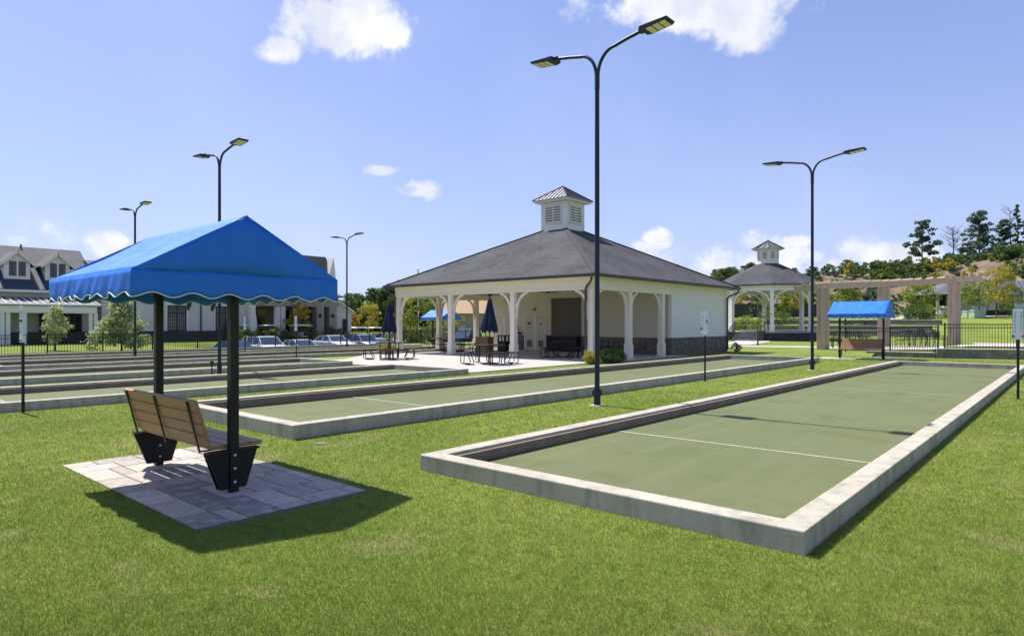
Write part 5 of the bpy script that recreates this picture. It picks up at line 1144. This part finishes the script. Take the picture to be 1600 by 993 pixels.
def dormer(yc, w_=1.62, z0=4.95, zw=1.32, rise=.78):
    hw = w_/2; xf = XF-.75; b = MB(); b.prism([(yc-hw, z0), (yc+hw, z0), (yc+hw, z0+zw), (yc, z0+zw+rise), (yc-hw, z0+zw)], xf-4, xf, 'x'); d = b.build('dormer', 'white_paint', CH1)
    L_ = CH1['_base']
    def loc(b): b.v = [(p-L_[0], q-L_[1], r-L_[2]) for p, q, r in b.v]; return b
    e = .32; k = rise/hw; ze = z0+zw-e*k
    for s in (-1, 1):
        b = MB(); b.add([(xf+.25, yc, z0+zw+rise+.14), (xf-4.2, yc, z0+zw+rise+.14), (xf-4.2, yc+s*(hw+e), ze+.14), (xf+.25, yc+s*(hw+e), ze+.14), (xf+.25, yc, z0+zw+rise+.02), (xf-4.2, yc, z0+zw+rise+.02), (xf-4.2, yc+s*(hw+e), ze+.02), (xf+.25, yc+s*(hw+e), ze+.02)], [(0, 1, 2, 3), (7, 6, 5, 4), (0, 3, 7, 4), (1, 5, 6, 2), (3, 2, 6, 7)]); loc(b).build('dormer_roof', 'club_shingle', d)
        b = MB(); b.bar((xf+.27, yc, z0+zw+rise+.02), (xf+.27, yc+s*(hw+e), ze+.02), .04, .13); loc(b).build('bargeboard', 'white_paint', d)
    w0, w1 = z0+.28, z0+zw+.08
    b = MB(); b.box(xf, xf+.06, yc-.62, yc+.62, w0-.1, w0); b.box(xf, xf+.06, yc-.62, yc+.62, w1, w1+.08); b.box(xf, xf+.06, yc-.05, yc+.05, w0, w1)
    for s in (-1, 1): b.box(xf, xf+.06, yc+s*.58-.05, yc+s*.58+.05, w0, w1)
    loc(b).build('window_frame', 'white_paint', d)
    for s in (-1, 1):
        y0, y1 = sorted((yc+s*.05, yc+s*.53)); b = MB(); b.box(xf+.005, xf+.02, y0, y1, w0, w1); loc(b).build('pane', 'dark_glass', d)
        b = MB(); b.box(xf+.02, xf+.035, (y0+y1)/2-.012, (y0+y1)/2+.012, w0, w1)
        for k_ in (1, 2, 3): zz = w0+(w1-w0)*k_/4; b.box(xf+.021, xf+.034, y0, y1, zz-.01, zz+.01)
        loc(b).build('muntins', 'black_frame', d)
def ypx(px, X):
    k = (px-800)/FPX; s, c = math.sin(R(YAW)), math.cos(R(YAW)); return X*(c+k*s)/(k*c-s)
for px in (27, 90): dormer(ypx(px, XF-.75))
# dark panels below the dormers
for px in (27, 92):
    yc = ypx(px, XF+.3); b = MB(); 
    def rp(y, z, e=.03): q = (z-4.15)/(7.9-4.15); x = (XF+.5)+(-65.2-XF-.5)*q; return (x+e*.7, y, z+e*.7)
    b.add([rp(yc-1.25, 4.2), rp(yc+1.25, 4.2), rp(yc+.9, 6.4), rp(yc-.9, 6.4), rp(yc-1.25, 4.2, -.02), rp(yc+1.25, 4.2, -.02), rp(yc+.9, 6.4, -.02), rp(yc-.9, 6.4, -.02)], [(0, 1, 2, 3), (0, 4, 5, 1), (1, 5, 6, 2), (2, 6, 7, 3), (3, 7, 4, 0)]); b.build('roof_panel', 'slate_blue_panel', CH1)
# porch
yr = ypx(157, XP)
b = MB(); gx0, gx1 = XF+.01, XP+.35; b.add([(gx1, -14, 3.02), (gx1, yr, 3.02), (gx0, yr, 3.62), (gx0, -14, 3.62), (gx1, -14, 2.93), (gx1, yr, 2.93), (gx0, yr, 2.93), (gx0, -14, 2.93)], [(0, 1, 2, 3), (0, 4, 5, 1), (1, 5, 6, 2), (3, 7, 4, 0), (7, 6, 5, 4)]); b.build('porch_roof', 'seam_metal', CH1)
b = MB(); y = -14
while y < yr: b.bar((gx1, y, 3.05), (gx0, y, 3.65), .05, .07); y += .45
b.build('roof_seam', 'white_paint', CH1)
b = MB(); b.box(XP-.1, XP+.25, -14, yr-.3, 2.42, 2.92); b.build('porch_beam', 'white_paint', CH1)
for px in (3, 12, 38, 77, 86, 141, 149, -60, -50):
    y = ypx(px, XP); b = MB(); b.box(XP-.09, XP+.13, y-.13, y+.13, .1, 2.42); b.build('column', 'white_paint', CH1)
b = MB(); b.box(XF, XP+.3, -14, yr-.2, -.1, .12); b.build('porch_floor', 'wall_concrete', CH1)
for (p0, p1) in ((62, 74), (88, 125)):
    y0, y1 = ypx(p0, XF), ypx(p1, XF); b = MB(); b.box(XF+.13, XF+.16, y0, y1, .15, 2.35); wn = b.build('window', 'dark_glass', CH1)
    b = MB(); n = 3
    for k in range(n+1): yy = y0+(y1-y0)*k/n; b.box(XF+.161, XF+.21, yy-.07, yy+.07, .15, 2.35)
    b.box(XF+.161, XF+.205, y0, y1, 2.25, 2.4); b.build('window_frame', 'black_frame', CH1)
def sofa(px, lab):
    y = ypx(px, XP+.5); t = thing('outdoor_sofa', lab, 'sofa', (XP-.8, y, .12), group='dark sofas on the clubhouse porch')
    b = MB(); b.box(-.4, .4, -1.0, 1.0, .05, .42); b.build('seat', 'black_frame', t, bevel=.04); b = MB(); b.box(.25, .42, -1.0, 1.0, .43, .88); b.build('backrest', 'black_frame', t, bevel=.04)
    for s in (-1, 1): b = MB(); b.box(-.4, .24, s*.98-.1, s*.98+.1, .43, .66); b.build('armrest', 'black_frame', t, bevel=.04)
sofa(8, 'dark porch sofa left of the edge-on score board'); sofa(60, 'dark porch sofa between the score board and the narrow sapling'); sofa(128, 'dark porch sofa under the right end of the porch roof')
# middle wing
CH2 = thing('clubhouse', 'white clubhouse wing with gridded windows and dark stone base behind the canopy', 'clubhouse', (-60, 25, 0), world=True)
ya, yb = 17.61, ypx(394, -59.0)
b = MB(); b.box(-68, -59.0, ya, yb, .9, 5.0); b.build('wall', 'club_wall', CH2)
b = MB(); b.box(-68.1, -58.85, ya, yb+.05, -.3, 1.0); b.build('stone_base', 'dark_stone', CH2)
b = MB(); gable_roof(b, -68.5, -58.4, ya, yb+.2, 5.05, 7.0); b.build('roof', 'club_shingle', CH2)
for (p0, p1) in ((262, 290), (337, 366)):
    y0, y1 = ypx(p0, -59), ypx(p1, -59); z0, z1 = 1.02, 3.15
    b = MB(); b.box(-58.995, -58.96, y0, y1, z0, z1); wn = b.build('window', 'club_glass', CH2); L_ = CH2['_base']
    b = MB()
    for k in range(9): yy = y0+(y1-y0)*k/8; e = .05 if k in (0, 4, 8) else .014; b.box(-58.96, -58.93, yy-e, yy+e, z0, z1)
    for k in range(8): zz = z0+(z1-z0)*k/7; e = .05 if k in (0, 5, 7) else .014; b.box(-58.959, -58.931, y0, y1, zz-e, zz+e)
    b.v = [(p-L_[0], q-L_[1], r-L_[2]) for p, q, r in b.v]; b.build('muntins', 'black_frame', wn)
    b = MB(); b.box(-58.99, -58.92, y0-.18, y1+.18, z1+.06, z1+.25); b.box(-58.99, -58.92, y0-.18, y0-.06, z0, z1+.06); b.box(-58.99, -58.92, y1+.06, y1+.18, z0, z1+.06); b.build('window_trim', 'white_paint', CH2)
for px in (294, 332): y = ypx(px, -58.9); b = MB(); b.prism([(-59, 3.5), (-58.2, 3.5), (-59, 2.75)], y-.08, y+.08); b.build('eave_bracket', 'bark', CH2)
b = MB(); y = ypx(314, -58.9); b.tube([(-58.9, y, 5), (-58.9, y, .0)], .06, 8); b.build('downspout', 'gutter_metal', CH2)
# stone entrance wing
CH3 = thing('clubhouse', 'tan stone entrance wing of the clubhouse with columned porch and steep gable', 'clubhouse', (-60, 38, 0), world=True)
y0, y1 = yb+.1, ypx(503, -58); 
b = MB(); b.box(-66, -60.5, y0, y1+.9, 0, 4.6); b.build('wall', 'club_stone_wall', CH3)
b = MB(); b.box(-60.6, -56.0, y0, y1+.6, 3.25, 4.3); b.build('porch_beam', 'club_stone_wall', CH3)
b = MB(); gable_roof(b, -67, -55.4, y0-.2, y1+.7, 4.35, 6.2); b.build('roof', 'club_shingle', CH3)
for px in (394, 433, 441, 462, 497, 517): y = ypx(px, -56.4); b = MB(); w_ = .42 if px > 490 else .22; b.box(-56.4-w_, -56.4+w_, y-w_, y+w_, 0, 3.25); b.build('column', 'club_stone_wall' if px > 490 else 'club_wall', CH3, bevel=.02)
for (p0, p1) in ((402, 417), (433, 452), (505, 515)): b = MB(); b.box(-60.49, -60.44, ypx(p0, -60.4), ypx(p1, -60.4), .2, 3.0); wn = b.build('window', 'dark_glass', CH3)
for px in (500, 520): y = ypx(px, -55.9); b = MB(); b.lathe([(0, 0), (.12, .05), (.14, .3), (0, .42)], (-55.85, y, 2.2), 8); b.build('wall_lantern', 'black_frame', CH3)
# steep gable block at the right end
yg0, yg1 = ypx(478, -61), ypx(526, -61)
b = MB(); b.box(-64, -61, yg0, yg1, 4.0, 5.6); b.prism([(yg1-1.35, 5.6), (yg1, 5.6), (yg1-.35, 8.7)], -64, -61, 'x'); b.build('gable_wall', 'club_wall', CH3)
b = MB(); b.add([(-60.6, yg0-.2, 5.3), (-60.6, yg1-.25, 5.3), (-62.4, yg1-.45, 8.9), (-62.4, yg0-.2, 8.9), (-64.2, yg0-.2, 5.3), (-64.2, yg1-.25, 5.3)], [(0, 1, 2, 3), (3, 2, 5, 4), (0, 3, 4), (1, 5, 2), (0, 4, 5, 1)]); b.build('gable_roof', 'club_shingle', CH3)
# low white end wing with sloping roofline
y2, y3 = ypx(519, -57), ypx(549, -57)
b = MB(); b.prism([(y2, 0), (y3, 0), (y3, 2.9), (y2, 4.2)], -64, -57, 'x'); b.build('end_wall', 'club_wall', CH3)
b = MB(); b.add([(-56.7, y2, 4.3), (-56.7, y3+.25, 2.88), (-64, y3+.25, 2.88), (-64, y2, 4.3), (-56.7, y2, 4.15), (-56.7, y3+.25, 2.73), (-64, y3+.25, 2.73), (-64, y2, 4.15)], [(0, 1, 2, 3), (7, 6, 5, 4), (0, 4, 5, 1), (1, 5, 6, 2), (3, 2, 6, 7), (0, 3, 7, 4)]); b.build('end_roof', 'white_paint', CH3)
ye0, ye1 = ypx(535, -57), ypx(542, -57); b = MB(); b.box(-56.99, -56.95, ye0, ye1, .3, 2.1); b.build('door', 'black_frame', CH3)
# hedge, closed umbrellas at the entrance
for i, px in enumerate((372, 388, 405, 424, 446, 474, 488, 520, 532)):
    x, y = at(px, 55.3/(.659-.752*(px-800)/1019)); tree('low clipped bush before the clubhouse '+('near the left score board', 'under the left white umbrella', 'right of the left white umbrella', 'left of the right white umbrella', 'right of the right white umbrella', 'right of the orange tree', 'before the stone columns', 'below the right lantern', 'at the end wing')[i], 'bush', 'round', (x, y, T(x, y)), 1.0+.2*(i % 2), 1.7, 100+i, 'leaf_mid' if i % 3 else 'leaf_lime', 420, leafsize=.10, trunkfrac=.02, name='bush', group='bushes before the clubhouse entrance', ncl=8)
for px, lab in ((399, 'closed white umbrella before the left part of the clubhouse entrance'), (437, 'closed white umbrella in front of the clubhouse glass door')):
    x, y = at(px, 57.6/(.659-.752*(px-800)/1019)); t = thing('closed_umbrella', lab, 'patio umbrella', (x, y, T(x, y))); b = MB(); b.tube([(0, 0, 0), (0, 0, 2.4)], .03, 6); b.build('pole', 'black_metal', t); b = MB(); b.lathe([(.0, .98), (.2, 1.0), (.15, 1.7), (.05, 2.4), (0, 2.45)], n=12); b.build('canopy', 'white_trim', t, smooth=True)
# ================================================================== CARS
def make_car(kind, m, label, group='cars parked beyond the farthest court'):
    """nose towards +x; kind: sedan, suv, pickup"""
    t = thing('parked_car', label, {'pickup': 'pickup truck'}.get(kind, 'car'), group=group)
    W2 = .92 if kind == 'sedan' else .96; L2 = 2.35 if kind != 'pickup' else 2.8
    HB = {'sedan': .92, 'suv': 1.08, 'pickup': 1.18}[kind]; HR = {'sedan': 1.46, 'suv': 1.76, 'pickup': 1.92}[kind]
    low = [(-L2, .35), (-L2+.05, .28), (L2-.1, .26), (L2, .45)]
    top = {'sedan': [(L2-.03, .68), (L2-.25, .80), (.95, HB+.04), (-1.55, HB+.08), (-L2+.05, HB+.02)], 'suv': [(L2-.02, .82), (L2-.2, .98), (1.0, HB+.06), (-L2+.08, HB+.04)], 'pickup': [(L2-.02, .95), (L2-.15, 1.12), (1.15, HB+.03), (-L2, HB)]}[kind]
    prof = low+top; n = len(prof); b = MB()
    secs = [(-W2, .90), (-W2*.93, 1.0), (W2*.93, 1.0), (W2, .90)]
    vs = []
    for (yy, k) in secs:
        for (x, z) in prof: vs.append((x*(.985 if abs(yy) > W2*.95 else 1), yy, (z-.6)*k+.6))
    fs = [tuple(range(n))[::-1], tuple(range(3*n, 4*n))]
    for s in range(3):
        for i in range(n): j = (i+1) % n; fs.append((s*n+i, s*n+j, (s+1)*n+j, (s+1)*n+i))
    b.add(vs, fs); body = b.build('body', m, t, bevel=.04, smooth=True)
    if kind == 'sedan': g = [(1.0, HB), (.25, HR-.04), (-.2, HR), (-.95, HR-.03), (-1.75, HB+.06)]
    elif kind == 'suv': g = [(1.05, HB+.03), (.35, HR-.05), (-.1, HR), (-1.9, HR-.04), (-2.2, HB+.04)]
    else: g = [(1.2, HB), (.55, HR-.04), (.2, HR), (-.75, HR-.02), (-.95, HB)]
    hw0, hw1 = W2*.93, W2*.74
    def cw(z): q = (z-HB)/(HR-HB); return hw0+(hw1-hw0)*max(0, q)
    b = MB(); ng = len(g); vs = [(x, -cw(z), z) for x, z in g]+[(x, cw(z), z) for x, z in g]; b.add(vs, [tuple(range(ng))[::-1], tuple(range(ng, 2*ng))]+[(i, (i+1) % ng, ng+(i+1) % ng, ng+i) for i in range(ng)]); b.build('windows', 'car_glass', t)
    b = MB(); e = .015
    rv = [(x, y*(cw(z)+e), z+e) for x, z in g[1:-1] for y in (-1, 1)]; k = len(g)-2
    b.add(rv+[(x, y, z-.05) for x, y, z in rv], [(2*i, 2*i+1, 2*i+3, 2*i+2) for i in range(k-1)]+[(2*k+2*i, 2*k+2*i+1, 2*k+2*i+3, 2*k+2*i+2) for i in range(k-1)]+[(2*i, 2*i+2, 2*k+2*i+2, 2*k+2*i) for i in range(k-1)]+[(2*i+1, 2*i+3, 2*k+2*i+3, 2*k+2*i+1) for i in range(k-1)]+[(0, 1, 2*k+1, 2*k), (2*k-2, 2*k-1, 4*k-1, 4*k-2)]); b.build('roof', m, t)
    for s in (-1, 1):
        b = MB(); P = lambda x, z: (x, s*(cw(z)+.012), z)
        b.bar(P(*g[0]), P(*g[1]), .05, .07); b.build('pillar', m, t); b = MB(); b.bar(P(*g[-1]), P(*g[-2]), .05, .09); b.build('pillar', m, t); b = MB()
        xm = -.35 if kind != 'pickup' else -.2; b.bar(P(xm, HB), P(xm, HR-.04), .04, .07)
        if kind == 'suv': b.build('pillar', m, t); b = MB(); b.bar(P(-1.35, HB), P(-1.35, HR-.04), .04, .08)
        b.build('pillar', m, t)
        b = MB(); b.cbox((.82, s*(W2+.07), HB+.08), (.12, .2, .14)); b.build('mirror', m, t, bevel=.03)
        b = MB(); b.cbox((L2-.10, s*W2*.72, .70 if kind == 'sedan' else .85), (.16, .36, .14)); b.build('headlight', 'headlight', t, bevel=.03)
        b = MB(); b.cbox((-L2+.04, s*W2*.78, .80), (.12, .26, .18)); b.build('tail_light', 'marker_red', t, bevel=.03)
        for x in (L2-.85, -L2+.85):
            b = MB(); b.tube([(x, s*(W2-.2), .33), (x, s*(W2+.01), .33)], .33, 18); w = b.build('wheel', 'tyre', t, smooth=True); b = MB(); b.tube([(x, s*(W2+.005), .33), (x, s*(W2+.025), .33)], .2, 14); b.build('rim', 'car_rim', w, smooth=True)
    return t
def put_car(o, px, d, rz=0, z=None): x, y = at(px, d); o.location = (x, y, z if z is not None else T(x, y)+.03); o.rotation_euler = (0, 0, rz); return o
def copy_car(src, m, label):
    o = dup(src, (0, 0, 0), label=label)
    for c in [c for c in bpy.data.objects if c.parent == o]:
        if c.data and c.name.split('.')[0] in ('body', 'roof', 'pillar', 'mirror'): c.data = c.data.copy(); c.data.materials.clear(); c.data.materials.append(M_[m])
    return o
CS = make_car('sedan', 'car_white', 'low white sedan parked right of the boxy white car, behind a score board'); CU = make_car('suv', 'car_white', 'boxy white car with roof rails, tallest of the left parked cars')
put_car(CS, 470, 53.0); put_car(CU, 415, 50.5)
put_car(copy_car(CS, 'car_blue', 'blue car parked farthest left, beside the near canopy post'), 368, 48.5)
put_car(copy_car(CS, 'car_white', 'white rounded sedan parked just left of the smallest lamp post'), 521, 56.5, z=-.85)
put_car(copy_car(CU, 'car_silver', 'silver wagon parked just right of the smallest lamp post'), 567, 60.0, z=-1.12)
put_car(copy_car(CS, 'car_white', 'white sedan parked behind the left patio umbrella and table'), 611, 62.0, z=-.72)
put_car(copy_car(CS, 'car_white', 'white car mostly hidden by the leftmost pavilion column'), 640, 66.0, z=-1.0)
CJ = put_car(make_car('suv', 'car_black', 'black off-road vehicle parked behind the tree in the left pavilion bay'), 658, 69, z=-.55)
CP = put_car(make_car('pickup', 'car_dark', 'dark blue pickup seen between the second and third pavilion columns'), 731, 60, rz=-PI/2+R(10), z=-.75)
# golf carts with pale roofs
def make_cart(label):
    t = thing('golf_cart', label, 'golf cart', group='golf carts parked before the clubhouse')
    b = MB(); b.prism([(-1.1, .3), (1.15, .3), (1.2, .7), (.75, .95), (.6, .45), (-.2, .45), (-.3, .8), (-1.1, .85)], -.6, .6); b.build('body', 'car_black', t, bevel=.03)
    b = MB(); b.box(-1.05, .75, -.62, .62, 1.84, 1.90); b.prism([(-.9, 1.905), (.6, 1.905), (.4, 1.97), (-.7, 1.97)], -.5, .5); b.build('roof', 'white_trim', t, bevel=.02)
    for sx, x1 in ((.75, .62), (-.95, -.95)):
        for sy in (-1, 1): b = MB(); b.tube([(sx, sy*.55, .8), (x1, sy*.55, 1.84)], .02, 6); b.build('roof_post', 'black_metal', t)
    b = MB(); b.box(-.3, .25, -.55, .55, .81, .9); b.box(-.34, -.24, -.55, .55, .9, 1.3); b.build('seat', 'cushion', t, bevel=.02)
    for x in (.8, -.75):
        for s in (-1, 1): b = MB(); b.tube([(x, s*.45, .23), (x, s*.64, .23)], .23, 12); b.build('wheel', 'tyre', t, smooth=True)
    return t
GC = make_cart('golf cart with pale roof in front of the clubhouse, above the white boxy car')
put_car(GC, 425, 60.5, rz=R(100), z=-.42); put_car(dup(GC, (0, 0, 0), label='golf cart with pale roof in front of the orange tree'), 472, 61, rz=R(95), z=-.42)
put_car(dup(GC, (0, 0, 0), label='golf cart with white roof behind the silver wagon, left of the navy umbrella'), 590, 72, rz=R(90), z=-.72)
put_car(dup(GC, (0, 0, 0), label='golf cart with grey roof left of the second score board'), 377, 60, rz=R(95), z=-.42)
put_car(dup(GC, (0, 0, 0), label='golf cart between the clubhouse corner and the yellow tree'), 562, 72, rz=R(90), z=-.72)
# small tan roofed house seen through the pavilion
x, y = at(742, 112); t = thing('house', 'distant low house with tan roof seen through the middle pavilion bay', 'house', (x, y, T(x, y)), rz=R(YAW))
b = MB(); b.box(-5, 3.4, -3, 3, 0, 2.6); b.build('wall', 'club_stone_wall', t); b = MB(); b.prism([(-3.5, 2.6), (3.5, 2.6), (0, 4.9)], -5.5, 3.9, 'x'); b.build('roof', 'house_tan', t)
x, y = at(653, 78); t = thing('flag_pole', 'slim white pole rising in the left pavilion bay', 'pole', (x, y, T(x, y))); b = MB(); b.tube([(0, 0, 0), (0, 0, 8)], .1, 8); b.build('shaft', 'white_trim', t, smooth=True); b = MB(); b.lathe([(0, 8), (.14, 8.1), (0, 8.25)], n=8); b.build('cap', 'white_trim', t, smooth=True)
# round drain cover in the lawn by the middle court
t = thing('drain_cover', 'pale round drain cover in the grass near the middle court corner', 'drain cover', (*at(500, 8.95), .0)); b = MB(); b.lathe([(0, .012), (.07, .012), (.08, .0)], n=20); b.build('lid', 'wall_concrete', t); b = MB(); b.lathe([(.082, .006), (.10, .006), (.105, -.01)], n=20); b.build('rim', 'wall_concrete', t)

x, y = at(331, 21.0); t = thing('short_post', 'short black post standing just left of the lamp post behind the canopy bench', 'post', (x, y, 0)); b = MB(); b.tube([(0, 0, 0), (0, 0, .42)], .022, 8); b.build('stem', 'black_metal', t, smooth=True); b = MB(); b.box(-.045, .045, -.04, .04, .34, .44); b.build('cap', 'black_metal', t, bevel=.005)
